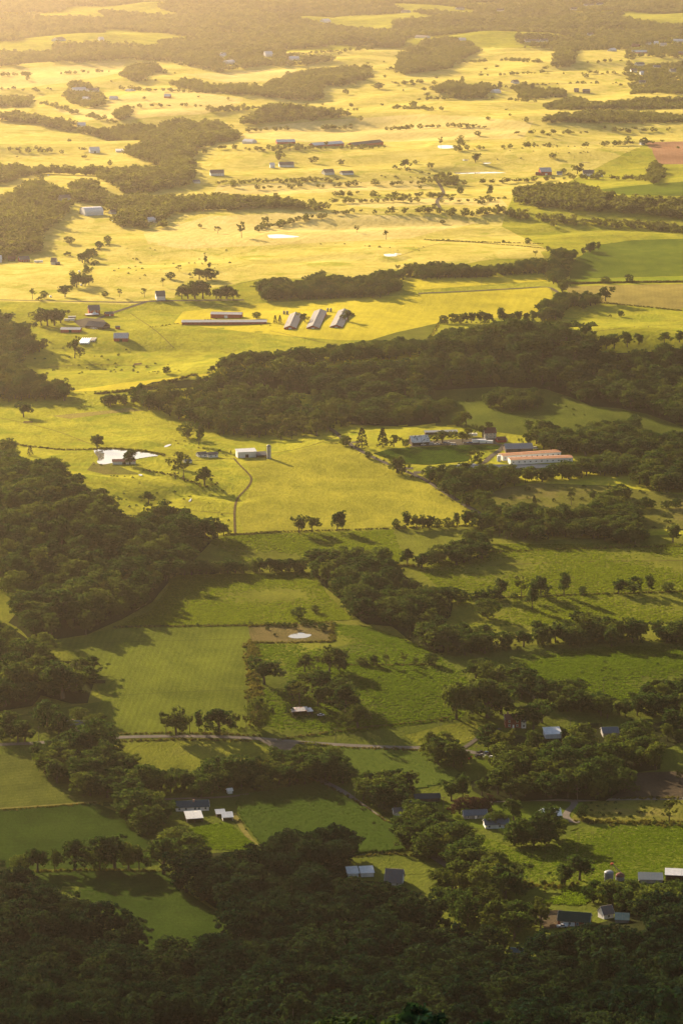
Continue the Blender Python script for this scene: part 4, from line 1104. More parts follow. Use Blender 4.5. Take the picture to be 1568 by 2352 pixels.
def car(label, u, v, yaw, paint, kind='car', group=None):
    p = G(u, v)
    root = empty('parked_' + kind, p + np.array([0, 0, .25]), yaw); tag(root, label, kind, group)
    pm = PAINT[paint]
    if kind == 'car':
        prof = [(-2.2, .35), (2.15, .35), (2.2, .7), (2.0, .85), (1.1, .95), (-1.5, .98), (-2.15, .9), (-2.25, .6)]
        cab = [(-1.6, .96), (.95, .94), (.35, 1.42), (-1.1, 1.44)]
        hw, hc = .88, .72
    elif kind == 'van':
        prof = [(-2.5, .4), (2.5, .4), (2.55, .9), (2.2, 1.2), (-2.55, 1.2)]
        cab = [(-2.5, 1.18), (2.15, 1.18), (1.5, 2.0), (-2.45, 2.05)]
        hw, hc = .98, .9
    else:  # pickup
        prof = [(-2.7, .45), (2.7, .45), (2.75, .8), (2.6, 1.05), (1.3, 1.12), (-2.7, 1.1)]
        cab = [(-.7, 1.1), (1.2, 1.1), (.7, 1.75), (-.55, 1.77)]
        hw, hc = .95, .8
    def extr(pr, h0_, h1_):
        n = len(pr); v = [(x, -h0_ if z < 1.2 else -h1_, z) for x, z in pr] + [(x, h0_ if z < 1.2 else h1_, z) for x, z in pr]
        f = [tuple(range(n - 1, -1, -1)), tuple(range(n, 2 * n))] + [(k, (k + 1) % n, n + (k + 1) % n, n + k) for k in range(n)]
        f = [q[::-1] for q in f]
        return MB().add(v, f)
    extr(prof, hw, hw).build('body', pm, root)
    extr(cab, hw - .05, hc).build('cabin_glass', M['car_glass'], root)
    tz = max(z for _, z in cab); tx = [x for x, z in cab if z > tz - .1]
    MB().box(min(tx), max(tx), -hc, hc, tz - .03, tz + .05).build('roof', pm, root)
    for x in (-1.4, 1.4):
        for y in (-hw + .05, hw - .05): wheel(root, x, y)
    xf = max(x for x, z in prof)
    for y in (-.6, .6): MB().box(xf - .08, xf + .03, y - .16, y + .16, .64, .76).build('headlight', M['greywall'], root)
def trailer(label, u, v, L, H, yaw, mat, group=None, cat='trailer'):
    p = G(u, v)
    root = empty('box_trailer', p, yaw); tag(root, label, cat, group)
    MB().box(-L / 2, L / 2, -1.25, 1.25, .8, H).build('body', M[mat], root)
    MB().slab((-L / 2 - .1, -1.35, H + .12), (L / 2 + .1, -1.35, H + .12), (L / 2 + .1, 1.35, H + .12), (-L / 2 - .1, 1.35, H + .12), .11).build('roof', M['r_white'], root)
    MB().tube((L / 2, 0, .7), (L / 2 + 1.5, 0, .6), .08).build('drawbar', M['steel'], root)
    MB().box(-.4, .4, -1.29, -1.24, .9, 2.2).build('door', M['greywall'], root)
    for x in (-.6, .6):
        for y in (-1.1, 1.1): wheel(root, x - L * .1, y, .4)
trailer('long white box trailer on the farm yard', 1099, 1018, 13, 3.6, .02, 'white')
trailer('shorter white box trailer beside the long one', 1116, 1019.5, 12, 3.2, -.03, 'white')
trailer('white trailer glinting behind the yard trees', 1084, 1003, 9, 3.2, 0, 'white')
trailer('white mobile home trailer in the western pasture', 89, 604, 12, 3.2, .02, 'white')
trailer('silver livestock trailer by the red barn yard', 160, 738, 12, 3.0, .05, 'white')
trailer('grey wagon beside the silver livestock trailer', 166, 733, 9, 3.4, .1, 'greywall')
cars = [('white car first on the farm drive near the patched barn', 972, 1023.5, .1, 'white', 'car'), ('black pickup parked near the patched barn', 963, 1022.5, .3, 'black', 'pickup'), ('silver van in the farm drive line', 991, 1022, .1, 'silver', 'van'),
    ('white pickup in the farm drive line', 1003, 1022, .0, 'white', 'pickup'), ('dark blue car under the yard tree', 1022, 1019, .2, 'blue', 'car'), ('silver car beside the dark blue one', 1030, 1019, -.1, 'silver', 'car'), ('white van alone at the corn plot edge', 1041, 1023, .05, 'white', 'van'), ('grey car below the glinting trailer', 1068, 1019, .1, 'grey', 'car'), ('blue pickup beside the long trailer', 1078, 1019, .1, 'blue', 'pickup'),
    ('white pickup among stored gear by the gravel lane', 981, 1084, .6, 'white', 'pickup'), ('white van among stored gear by the gravel lane', 988, 1080, .4, 'white', 'van'), ('cream car among stored gear by the gravel lane', 996, 1082, .9, 'white', 'car'), ('white car in front of the dark barn', 1206, 1043, .05, 'white', 'car'), ('white van beside the rear poultry house end', 1228, 1032, .2, 'white', 'van'),
    ('black car in the car yard, frontmost', 1098, 1739, .3, 'black', 'car'), ('dark grey car in the car yard beside the black one', 1107, 1737, .35, 'grey', 'car'), ('black pickup at the back of the car yard', 1104, 1731, .25, 'black', 'pickup'), ('silver car in the middle of the car yard', 1116, 1741, .2, 'silver', 'car'), ('blue car at the back of the car yard', 1117, 1732, .3, 'blue', 'car'), ('white car at the end of the car yard', 1129, 1742, .15, 'white', 'car'), ('black van at the end of the car yard', 1131, 1734, .3, 'black', 'van'),
    ('red pickup by the tree left of the car yard', 1077, 1744, 1.2, 'red', 'pickup'), ('silver car parked before the bluish roofed house', 172, 1694, .4, 'silver', 'car'), ('grey pickup parked before the bluish roofed house', 160, 1692, .2, 'grey', 'pickup'), ('white pickup beside the white shed at the side road', 935, 1844, .2, 'white', 'pickup'), ('white car on the yard of the red barns', 212, 755, .2, 'white', 'car'), ('white pickup on the yard of the red barns', 219, 756.5, .2, 'white', 'pickup'),
    ('white pickup by the dark green roofed house', 1290, 2131, .1, 'white', 'pickup'), ('silver car on the pasture shed side', 737, 1645, .1, 'silver', 'car')]
for lab, u, v, yw, pt, kd in cars: car(lab, u, v, yw, pt, kd)

def tarp(label, u, v, L, W, H, yaw, mat):
    p = G(u, v)
    n = 8; V = []; F = []
    for i, x in enumerate(np.linspace(-L / 2, L / 2, 5)):
        e = 1 - .12 * (i in (0, 4))
        for k in range(n + 1):
            t = pi * k / n
            V.append((x, -W / 2 * cos(t) * e, H * sin(t) ** .7 * e if 0 < k < n else -.2))
    for i in range(4):
        for k in range(n): a = i * (n + 1) + k; F.append((a, a + n + 1, a + n + 2, a + 1))
    F.append(tuple(range(n, -1, -1))[::-1]); F.append(tuple(4 * (n + 1) + k for k in range(n, -1, -1)))
    o = obj('covered_boat', mesh('covered_boat', V, F, M[mat], smooth_=True), None, p, yaw)
    tag(o, label, 'covered gear')
for i, (u, v, L, yw, mt, lab) in enumerate([(1020,1084,8,.9,'white','white covered stack at the barn end, frontmost'), (1028,1080,7,.7,'plasticwhite','white covered stack second from the barn end'), (1041,1074,7,.5,'plasticwhite','covered stack behind the barn roof, westmost of three'), (1050,1073,7,.5,'white','covered stack behind the barn roof, middle of three'), (1058,1072,7,.5,'white','covered stack behind the barn roof, eastmost of three'), (1082,1071,8,.2,'white','white covered stack by the farm drive bend')]):
    tarp(lab, u, v, L, 3.2, 2.3, yw, mt)

def bag(u0, v0, u1, v1, r, mat):
    a = G(u0, v0); b = G(u1, v1); L = math.hypot(*(b - a)[:2]); yaw = atan2(b[1] - a[1], b[0] - a[0])
    n = 10; V = []; F = []; xs_ = [0, .5, 1.2, L * .3, L * .6, L - 1.2, L - .5, L]; sc = [.25, .7, 1, 1.02, .97, 1, .7, .25]
    for x, s in zip(xs_, sc):
        for k in range(n): t = 2 * pi * k / n; V.append((x, r * s * cos(t), r * .75 + r * s * .85 * sin(t)))
    for i in range(len(xs_) - 1):
        for k in range(n): F.append((i * n + k, i * n + (k + 1) % n, (i + 1) * n + (k + 1) % n, (i + 1) * n + k))
    F = [f[::-1] for f in F]
    F.append(tuple(range(n))); F.append(tuple((len(xs_) - 1) * n + k for k in range(n - 1, -1, -1)))
    o = obj('silage_bag', mesh('silage_bag', V, F, M[mat], smooth_=True), None, a, yaw)
    return o
bl = ['longest white silage bag at the western side of the bag row', 'second white silage bag of the bag row from the west', 'third white silage bag of the bag row from the west', 'fourth white silage bag of the bag row from the west', 'fifth white silage bag in the middle of the bag row', 'sixth silage bag of the row, shorter and duller', 'seventh silage bag of the row, short and brownish', 'last silage bag at the eastern side of the bag row']
for i in range(8):
    u0 = 184 + i * 4.6; ln = 1 if i < 5 else .55
    o = bag(u0, 791 - (0 if i < 5 else 5), u0 + 9 * ln, 791 - (0 if i < 5 else 5) - 19 * ln, 1.5 if i < 5 else 1.2, 'plasticwhite' if i < 5 else 'stone')
    tag(o, bl[i], 'silage bag', 'silage bags lying side by side')
bales = [(182.5,625,'white wrapped bale below the western hedge trees, topmost'), (180.5,637,'white wrapped bale in the middle of the western hedge'), (187,656,'white wrapped bale at the lower western hedge end'), (228,568,'white wrapped bale by the hedge higher up'), (112,404,'white wrapped bale at the hazy field edge'), (260,509,'white round bale below the hazy cottage'), (117,683,'white wrapped bale beside the country road')]
for u, v, lab in bales:
    p = G(u, v); n = 12; V = []; F = []
    for x, s in ((-1.2, .8), (-1, 1), (1, 1), (1.2, .8)):
        for k in range(n): t = 2 * pi * k / n; V.append((x, 1.2 * s * cos(t), 1.1 + 1.2 * s * sin(t)))
    for i in range(3):
        for k in range(n): F.append((i * n + (k + 1) % n, i * n + k, (i + 1) * n + k, (i + 1) * n + (k + 1) % n))
    F += [tuple(range(n)), tuple(3 * n + k for k in range(n - 1, -1, -1))]
    tag(obj('hay_bale', mesh('hay_bale', V, F, M['plasticwhite'], smooth_=True), None, p, .3), lab, 'bale')

# cattle on the far pasture and by the track
def cow(label, u, v, yaw, mat, group):
    p = G(u, v)
    m = MB()
    prof = [(-.85, .28, 1.15), (-.7, .36, 1.05), (0, .4, 1.0), (.6, .36, 1.05), (.8, .24, 1.2), (1.05, .16, 1.35), (1.25, .14, 1.3), (1.45, .09, 1.15)]
    n = 8; V = []; F = []
    for x, r, z in prof:
        for k in range(n): t = 2 * pi * k / n; V.append((x, r * .8 * cos(t), z + r * sin(t)))
    for i in range(len(prof) - 1):
        for k in range(n): F.append((i * n + (k + 1) % n, i * n + k, (i + 1) * n + k, (i + 1) * n + (k + 1) % n))
    F += [tuple(range(n)), tuple((len(prof) - 1) * n + k for k in range(n - 1, -1, -1))]
    m.add(V, F)
    for x, y in ((-.65, -.2), (-.65, .2), (.6, -.2), (.6, .2)): m.tube((x, y, .85), (x, y, 0), .11, .06)
    m.tube((-.85, 0, 1.3), (-.95, 0, .7), .04, .03, 4)
    for y in (-.12, .12): m.tube((1.2, y, 1.42), (1.15, y * 2, 1.45), .05, .02, 4)
    o = m.build('cow', mat, None, True, p, yaw); tag(o, label, 'cow', group)
mc = plain('dark_cowhide', (.03, .022, .02), .7, .3, 1.5)
cr = random.Random(4)
for i in range(16):
    cow('dark cow grazing on the far slope beside the red tilled field', cr.uniform(1310, 1460), cr.uniform(338, 362), cr.uniform(0, 6), mc, 'cattle on the far slope')
for i in range(7):
    cow('dark cow on the pasture above the long hedge', cr.uniform(948, 972), cr.uniform(566, 578), cr.uniform(0, 6), mc, 'cattle above the long hedge')

# ------------------------------------------------------------------ poles, wires, fences
def pole(label, u, v, h, yaw=0):
    p = G(u, v)
    r = empty('utility_pole', p, yaw); tag(r, label, 'utility pole')
    MB().tube((0, 0, -.5), (0, 0, h), .17, .11, 8).build('pole', M['pole'], r)
    MB().box(-1.2, 1.2, -.06, .06, h - .8, h - .62).build('crossarm', M['pole'], r)
    for x in (-1.1, 0, 1.1): MB().tube((x, 0, h - .62), (x, 0, h - .38), .06, .05, 6).build('insulator', M['glass'], r)
    return p + np.array([0, 0, h - .4])
tops = [pole('utility pole in the diagonal wood gap above the road', 1028, 1500, 12, .5), pole('utility pole in the hedge above the big oaks', 1120, 1560, 12, .5), pole('utility pole behind the red brick house', 1225, 1640, 12, .5), pole('utility pole beside the white roofed barn', 1308, 1692, 12, .5)]
pole('lone utility pole in the pasture by the valley road', 1011, 1696, 10)
pole('utility pole at the corner of the bean field', 1018, 1868, 10)
pole('utility pole beside the car yard', 1092, 1748, 10)
t2 = [pole('utility pole on the side road near the corn', 815, 1834, 10, .9), pole('utility pole on the side road by the white shed', 905, 1905, 10, .9), pole('utility pole where the side road enters the wood', 1000, 1968, 10, .9)]
pole('utility pole on the valley road between the roadside trees', 470, 1686, 10); pole('utility pole on the valley road by the bean field', 770, 1707, 10); pole('utility pole on the valley road near the western grove', 90, 1704, 10)
pole('utility pole by the driveway bend', 1325, 1842, 9); pole('lone utility pole in the eastern pasture', 1385, 1592, 11); pole('utility pole far out in the yellow hayfield', 1105, 662, 10)
def wires(label, pts):
    for q, off in enumerate((-1.1, 0, 1.1)):
        m = MB()
        for a, b in zip(pts[:-1], pts[1:]):
            a = np.array(a); b = np.array(b); d = b - a; nn = np.array([-d[1], d[0], 0]); nn = nn / np.linalg.norm(nn) * off
            pr = None
            for t in np.linspace(0, 1, 12):
                c = a + d * t + nn - np.array([0, 0, 4 * 1.6 * t * (1 - t)])
                if pr is not None: m.tube(pr, c, .014, n=4)
                pr = c
        o = m.build('power_line', M['wire']); tag(o, label[q], 'power line')
wires(['power line wire over the diagonal wood, westmost of three', 'power line wire over the diagonal wood, middle of three', 'power line wire over the diagonal wood, eastmost of three'], tops)
wires(['roadside wire along the corn, westmost of three', 'roadside wire along the corn, middle of three', 'roadside wire along the corn, eastmost of three'], t2)

def fence(label, pts, posts=4.0, h=1.25):
    g = GN_(densify(pts, 10, 0, closed=False))
    # resample
    seg = np.r_[0, np.cumsum(np.hypot(*np.diff(g[:, :2], axis=0).T))]
    s = np.arange(0, seg[-1], posts)
    X = np.interp(s, seg, g[:, 0]); Y = np.interp(s, seg, g[:, 1]); Z = hgrid(X, Y)
    r = empty('fence', (X[0], Y[0], Z[0])); tag(r, label, 'fence')
    m = MB(); w = MB()
    for k in range(len(s)):
        x, y, z = X[k] - X[0], Y[k] - Y[0], Z[k] - Z[0]
        m.tube((x, y, z - .2), (x, y, z + h), .09, .08, 5)
        if k:
            xp, yp, zp = X[k - 1] - X[0], Y[k - 1] - Y[0], Z[k - 1] - Z[0]
            for zz in (.5, .85, 1.15): w.tube((xp, yp, zp + zz), (x, y, z + zz), .025, n=3)
    p = m.build('fence_post', M['pole'], r); p['kind'] = 'stuff'
    p = w.build('wire', M['wire'], r); p['kind'] = 'stuff'
FENCES = [
    ('post and wire fence below the rough pasture, west of the small pond', [(262,1442),(400,1439),(572,1437)]),
    ('post and wire fence along the weedy line between two pastures', [(575,1470),(578,1540),(584,1600),(588,1668)]),
    ('fence along the grass above the white gabled house', [(810,1968),(900,1962),(990,1970)]),
    ('fence below the row of oaks on the dark green clearing', [(50,2003),(200,1999),(380,2002)]),
    ('fence along the valley road, upper side', [(262,1687),(400,1684),(520,1687),(600,1691)]),
    ('fence across the pasture in front of the rusted shed', [(640,1700),(700,1690),(800,1677),(900,1666),(1000,1655),(1030,1648)]),
    ('fence under the pasture tree row above the diagonal wood', [(780,1528),(870,1529),(1000,1527)]),
    ('fence across the eastern pasture under the scattered trees', [(1040,1376),(1200,1372),(1400,1364),(1568,1360)]),
    ('fence below the big golden pasture by the cattle track', [(520,1229),(640,1222),(780,1218),(900,1214),(1085,1208)]),
    ('fence line on the far pasture above the long tree hedge', [(980,552),(1100,558),(1200,566),(1290,575)]),
]
for lab, pts in FENCES: fence(lab, pts)
# ------------------------------------------------------------------ trees
def leaf_quads(centers, radii, per, size, rng, flat=.85):
    """leaf clumps: small quads on and inside little spheres, facing outwards with scatter"""
    n = len(centers)
    c = np.repeat(centers, per, 0); r = np.repeat(radii, per)
    d = rng.normal(size=(n * per, 3)); d /= np.linalg.norm(d, axis=1)[:, None]
    d[:, 2] = np.abs(d[:, 2]) * np.where(rng.random(n * per) < .78, 1, -1)
    rad = r * (.55 + .5 * rng.random(n * per) ** .6)
    p = c + d * rad[:, None] * np.array([1, 1, flat])
    nrm = d + rng.normal(size=d.shape) * .30
    nrm /= np.linalg.norm(nrm, axis=1)[:, None]
    a = np.cross(nrm, rng.normal(size=d.shape)); a /= np.linalg.norm(a, axis=1)[:, None]
    b = np.cross(nrm, a)
    s = size * (.6 + .8 * rng.random(n * per))[:, None]
    q = np.stack([p - a * s - b * s * .7, p + a * s - b * s * .7, p + a * s * .8 + b * s * .7, p - a * s * .8 + b * s * .7], 1)
    return q.reshape(-1, 3)
def crown_shape(kind, H, rng, n):
    """clump centres and radii for a tree H tall"""
    C = []; R = []
    if kind == 'oak':
        lob = [(rng.normal(0, .17, 2), rng.uniform(.24, .76), rng.uniform(.14, .24)) for _ in range(11)]
        for _ in range(n):
            o, zc, rr = lob[rng.integers(len(lob))]
            d = rng.normal(size=3); d /= np.linalg.norm(d); d[2] = abs(d[2]) * (1 if rng.random() < .75 else -1)
            k = rr * (rng.uniform(.8, 1.05) if rng.random() < .8 else rng.uniform(.2, .8))
            C.append((o[0] + d[0] * k, o[1] + d[1] * k, zc + d[2] * k * .85)); R.append(rng.uniform(.045, .085))
    elif kind == 'tall':
        lob = [(rng.normal(0, .09, 2), z, .13 + .1 * sin(pi * min(1, (z - .2) / .75))) for z in np.linspace(.34, .84, 8)]
        for _ in range(n):
            o, zc, rr = lob[rng.integers(len(lob))]
            d = rng.normal(size=3); d /= np.linalg.norm(d)
            k = rr * rng.uniform(.6, 1.05)
            C.append((o[0] + d[0] * k, o[1] + d[1] * k, zc + d[2] * k * .7)); R.append(rng.uniform(.05, .085))
    elif kind == 'round':
        for _ in range(n):
            d = rng.normal(size=3); d /= np.linalg.norm(d)
            k = rng.uniform(.75, 1.05) if rng.random() < .85 else rng.uniform(.3, .8)
            z = .5 + d[2] * .42 * k
            wv = 1 + .22 * sin(3 * atan2(d[1], d[0]) + 1.3 + 4 * d[2]) + .16 * sin(5 * d[2] + 2 * d[0])
            C.append((d[0] * .40 * k * wv, d[1] * .40 * k * wv, max(z, .08))); R.append(rng.uniform(.06, .1))
    elif kind == 'cedar':
        for _ in range(n):
            z = rng.uniform(.05, .97) ** 1.0
            rr = .25 * (1 - z) ** .75 * rng.uniform(.75, 1.1) + .015
            t = rng.uniform(0, 2 * pi)
            C.append((rr * cos(t), rr * sin(t), z)); R.append(rng.uniform(.035, .06) * (1.15 - z * .5))
    elif kind == 'sparse':
        br = [(rng.uniform(0, 2 * pi), rng.uniform(.32, .8), rng.uniform(.12, .3)) for _ in range(11)]
        for _ in range(n):
            t, z, rr = br[rng.integers(len(br))]
            k = rng.uniform(.5, 1.05)
            C.append((rr * k * cos(t) + rng.normal(0, .04), rr * k * sin(t) + rng.normal(0, .04), z + .14 * k + rng.normal(0, .035))); R.append(rng.uniform(.035, .06))
    elif kind == 'bush':
        for _ in range(n):
            d = rng.normal(size=3); d /= np.linalg.norm(d); d[2] = abs(d[2])
            k = rng.uniform(.7, 1.05)
            wv = 1 + .2 * sin(2 * atan2(d[1], d[0]) + 1)
            C.append((d[0] * .52 * k * wv, d[1] * .52 * k * wv, .12 + d[2] * .72 * k)); R.append(rng.uniform(.1, .17))
    return np.array(C) * H, np.array(R) * H
def qmesh(name, q, mat):
    n = len(q) // 4
    me = bpy.data.meshes.new(name)
    me.vertices.add(n * 4); me.vertices.foreach_set('co', np.ascontiguousarray(q, np.float32).ravel())
    me.loops.add(n * 4); me.loops.foreach_set('vertex_index', np.arange(n * 4, dtype=np.int32))
    me.polygons.add(n); me.polygons.foreach_set('loop_start', np.arange(0, n * 4, 4, dtype=np.int32))
    me.materials.append(mat); me.update(calc_edges=True)
    return me
def trunk_shapes(kind, H, rng):
    m = MB()
    if kind in ('bush',): return m
    th = {'oak': .5, 'tall': .75, 'round': .5, 'cedar': .9, 'sparse': .8}[kind] * H
    r = {'oak': .032, 'tall': .022, 'round': .026, 'cedar': .018, 'sparse': .02}[kind] * H
    bend = rng.normal(0, .02, 2) * H
    m.tube((0, 0, -.6), (bend[0] * .5, bend[1] * .5, th * .45), r * 1.25, r * .85, 7)
    m.tube((bend[0] * .5, bend[1] * .5, th * .44), (bend[0], bend[1], th), r * .85, r * .35, 6)
    if kind != 'cedar':
        for k in range(6):
            t = rng.uniform(0, 2 * pi); z = th * rng.uniform(.4, .85); L = H * rng.uniform(.16, .3)
            m.tube((bend[0] * .6, bend[1] * .6, z), (bend[0] * .6 + cos(t) * L, bend[1] * .6 + sin(t) * L, z + L * .75), r * .4, r * .12, 5)
    return m
PH = 15.0
PROTO = {}        # kind -> list of (trunk mesh, crown mesh, joined mesh)
SPEC = {'oak': (150, 20, .34, 4, 'leaf'), 'tall': (110, 20, .32, 3, 'leaf'), 'round': (130, 20, .34, 4, 'leaf'), 'cedar': (150, 14, .24, 2, 'leaf_dark'), 'sparse': (70, 18, .28, 3, 'leaf_light'), 'bush': (34, 26, .6, 3, 'leaf'), 'plum': (130, 20, .34, 1, 'leaf_red'), 'golden': (120, 18, .34, 2, 'leaf_light'), 'deepoak': (150, 20, .34, 4, 'leaf_deep'), 'deepround': (130, 20, .34, 3, 'leaf_deep'), 'deeptall': (110, 20, .32, 2, 'leaf_deep')}
BASE = {'plum': 'oak', 'golden': 'oak', 'deepoak': 'oak', 'deepround': 'round', 'deeptall': 'tall'}
def hash_(s): return sum(ord(c) * (i + 3) for i, c in enumerate(s)) % 971
for kd, (n, per, sz, nv, mt) in SPEC.items():
    PROTO[kd] = []
    for v in range(nv):
        rng = np.random.default_rng(100 + v * 17 + len(kd) * 7 + ord(kd[0]) + (hash_(kd)))
        k0 = BASE.get(kd, kd)
        C, R = crown_shape(k0, PH, rng, n)
        q = leaf_quads(C, R, per, sz, rng)
        cm = qmesh('crown_' + kd, q, M[mt])
        t = trunk_shapes(k0, PH, rng)
        tm = mesh('trunk_' + kd, t.v, t.f, M['bark']) if t.v else None
        # joined copy for small or uncountable trees
        vv = [tuple(x) for x in q] + t.v
        ff = [(4 * i, 4 * i + 1, 4 * i + 2, 4 * i + 3) for i in range(len(q) // 4)] + [tuple(i + len(q) for i in f) for f in t.f]
        jm = mesh('tree_' + kd, vv, ff, [M[mt], M['bark']], [0] * (len(q) // 4) + [1] * len(t.f))
        PROTO[kd].append((tm, cm, jm))
# far low detail
FAR = []
for v in range(5):
    rng = np.random.default_rng(900 + v)
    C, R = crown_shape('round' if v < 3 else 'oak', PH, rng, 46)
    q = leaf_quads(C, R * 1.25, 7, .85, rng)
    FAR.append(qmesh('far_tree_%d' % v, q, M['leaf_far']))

lib = bpy.data.collections.new('tree_kinds')
libfar = bpy.data.collections.new('far_tree_kinds')
LIBIDX = {}
k_ = 0
for kd in ('oak', 'tall', 'round', 'cedar', 'sparse', 'bush', 'golden', 'deepoak', 'deepround', 'deeptall'):
    for v, (tm, cm, jm) in enumerate(PROTO[kd]):
        o = bpy.data.objects.new('kind_%03d' % k_, jm); lib.objects.link(o)
        LIBIDX.setdefault(kd, []).append(k_); k_ += 1
for v, jm in enumerate(FAR):
    libfar.objects.link(bpy.data.objects.new('kind_%03d' % v, jm))

def scatter_group(coll, name):
    g = bpy.data.node_groups.new(name, 'GeometryNodeTree')
    g.interface.new_socket('Geometry', in_out='INPUT', socket_type='NodeSocketGeometry')
    g.interface.new_socket('Geometry', in_out='OUTPUT', socket_type='NodeSocketGeometry')
    gi = g.nodes.new('NodeGroupInput'); go = g.nodes.new('NodeGroupOutput')
    ci = g.nodes.new('GeometryNodeCollectionInfo'); ci.inputs[0].default_value = coll
    ci.inputs['Separate Children'].default_value = True; ci.inputs['Reset Children'].default_value = True
    ip = g.nodes.new('GeometryNodeInstanceOnPoints')
    ip.inputs['Pick Instance'].default_value = True
    def attr(nm, typ):
        a = g.nodes.new('GeometryNodeInputNamedAttribute'); a.data_type = typ; a.inputs[0].default_value = nm
        return a.outputs['Attribute']
    g.links.new(gi.outputs[0], ip.inputs['Points'])
    g.links.new(ci.outputs[0], ip.inputs['Instance'])
    g.links.new(attr('idx', 'INT'), ip.inputs['Instance Index'])
    e2r = g.nodes.new('FunctionNodeEulerToRotation')
    g.links.new(attr('rot', 'FLOAT_VECTOR'), e2r.inputs[0])
    g.links.new(e2r.outputs[0], ip.inputs['Rotation'])
    g.links.new(attr('scl', 'FLOAT_VECTOR'), ip.inputs['Scale'])
    g.links.new(ip.outputs[0], go.inputs[0])
    return g
NG = scatter_group(lib, 'scatter_trees'); NGF = scatter_group(libfar, 'scatter_far_trees')
def stuff(name, label, pts, scl, rot, idx, ng):
    if len(pts) == 0: return None
    me = bpy.data.meshes.new(name)
    me.vertices.add(len(pts)); me.vertices.foreach_set('co', np.asarray(pts, np.float32).ravel())
    for nm, typ, dat in (('scl', 'FLOAT_VECTOR', scl), ('rot', 'FLOAT_VECTOR', rot)):
        a = me.attributes.new(nm, typ, 'POINT'); a.data.foreach_set('vector', np.asarray(dat, np.float32).ravel())
    a = me.attributes.new('idx', 'INT', 'POINT'); a.data.foreach_set('value', np.asarray(idx, np.int32))
    me.update()
    o = obj(name, me)
    md = o.modifiers.new('scatter', 'NODES'); md.node_group = ng
    tag(o, label, kind='stuff')
    return o

# ---- single trees -------------------------------------------------
COUNT = {}
def tree(u, v, hU, w, kind, label, group=None, name=None, xyz=None, hm=None, cat='tree'):
    """hU: height in picture units; w: width / normal width"""
    p = G(u, v) if xyz is None else xyz
    H = hU / upm(p[1]) if hm is None else hm
    if xyz is None and kind != 'bush': H *= 1.1; w *= 1.25
    s = H / PH
    r = np.random.default_rng(int(u * 13 + v * 7) % 99991 if xyz is None else int(abs(p[0]) * 31 + p[1] * 3) % 99991)
    tm, cm, jm = PROTO[kind][r.integers(len(PROTO[kind]))]
    nm = name or {'cedar': 'cedar_tree', 'bush': 'shrub', 'plum': 'plum_tree'}.get(kind, 'broadleaf_tree')
    rz = r.uniform(0, 2 * pi)
    big = H * upm(p[1]) > 26 and tm is not None
    if big:
        o = empty(nm, p, rz)
        for n_, me in (('trunk', tm), ('crown', cm)): obj(n_, me, o)
    else:
        o = obj(nm, jm if tm is not None else cm, None, p, rz)
    o.scale = (s * w, s * w, s)
    if nm == 'shrub': cat = 'shrub'
    tag(o, label, cat, group)
    MANUAL.append((p[0], p[1], H))
    return o
MANUAL = []
ORD = ['first', 'second', 'third', 'fourth', 'fifth', 'sixth', 'seventh', 'eighth', 'ninth', 'tenth', 'eleventh', 'twelfth', 'thirteenth', 'fourteenth', 'fifteenth', 'sixteenth']
ADJ = {'oak': 'broad', 'tall': 'upright', 'round': 'rounded', 'cedar': 'dark conical', 'sparse': 'thin airy', 'golden': 'pale', 'bush': 'low', 'plum': 'purple leaved'}
def row(where, group, items):
    """trees of one row, west to east"""
    items = sorted(items)
    for i, it in enumerate(items):
        u, v, h, w, kd = it
        what = 'shrub' if kd == 'bush' else 'tree'
        tree(u, v, h, w, kd, f"{ADJ[kd]} {what}, {ORD[i]} from the west end of {where}", group)

row('the oak row above the dark green clearing', 'oak row above the clearing', [(47,2003,42,1,'round'),(87,2003,64,.9,'oak'),(127,2001,50,.7,'tall'),(172,1999,80,.85,'oak'),(230,1998,54,1,'round'),(264,1997,88,1,'oak'),(296,1997,66,.9,'oak'),(320,1996,50,.9,'tall')])
tree(376, 2008, 92, .95, 'oak', 'broad spreading oak at the east end of the clearing fence')
row('trees round the bluish roofed house', 'trees around the bluish roofed house', [(108,1668,58,.9,'round'),(136,1684,50,.9,'round'),(165,1690,34,1.1,'round'),(183,1656,32,1.2,'round'),(206,1673,28,1.2,'round'),(228,1663,28,1.1,'oak'),(224,1727,74,1.1,'round')])
row('the group at the western road end', 'trees at the western end of the valley road', [(4,1700,44,1,'round'),(22,1690,62,.9,'oak'),(42,1706,58,.9,'oak'),(58,1704,52,.9,'oak')])
row('the roadside row above the valley road', 'roadside trees above the valley road', [(382,1688,42,.9,'sparse'),(405,1689,64,.95,'oak'),(436,1681,36,.8,'sparse'),(457,1680,48,.55,'tall'),(502,1682,60,1.2,'oak'),(542,1674,34,.9,'sparse'),(566,1672,30,.8,'sparse'),(595,1672,72,.75,'round')])
tree(607, 1572, 64, 1.05, 'oak', 'broad oak beside the weedy line, standing alone below the pond enclosure')
row('the rusted shed grove', 'grove around the rusted shed', [(672,1610,50,.9,'oak'),(688,1622,58,.9,'sparse'),(700,1545,44,.9,'oak'),(716,1590,52,1,'golden'),(742,1600,66,1,'oak'),(756,1545,52,1,'golden'),(778,1540,56,.95,'oak'),(776,1612,56,1,'round'),(793,1640,74,.85,'oak'),(822,1672,60,.95,'golden'),(730,1622,48,.9,'oak')])
row('the pasture line by the diagonal wood', 'trees along the pasture line', [(826,1527,18,.9,'round'),(839,1528,17,.8,'round'),(859,1529,26,.9,'oak'),(886,1529,24,.9,'sparse'),(926,1529,30,.8,'sparse'),(953,1527,17,.7,'round'),(989,1526,26,1.2,'round')])
tree(1048, 1652, 92, .8, 'oak', 'tall rounded oak, western one of the two big oaks by the brick house')
tree(1118, 1648, 98, 1.15, 'oak', 'huge spreading oak beside the red brick house')
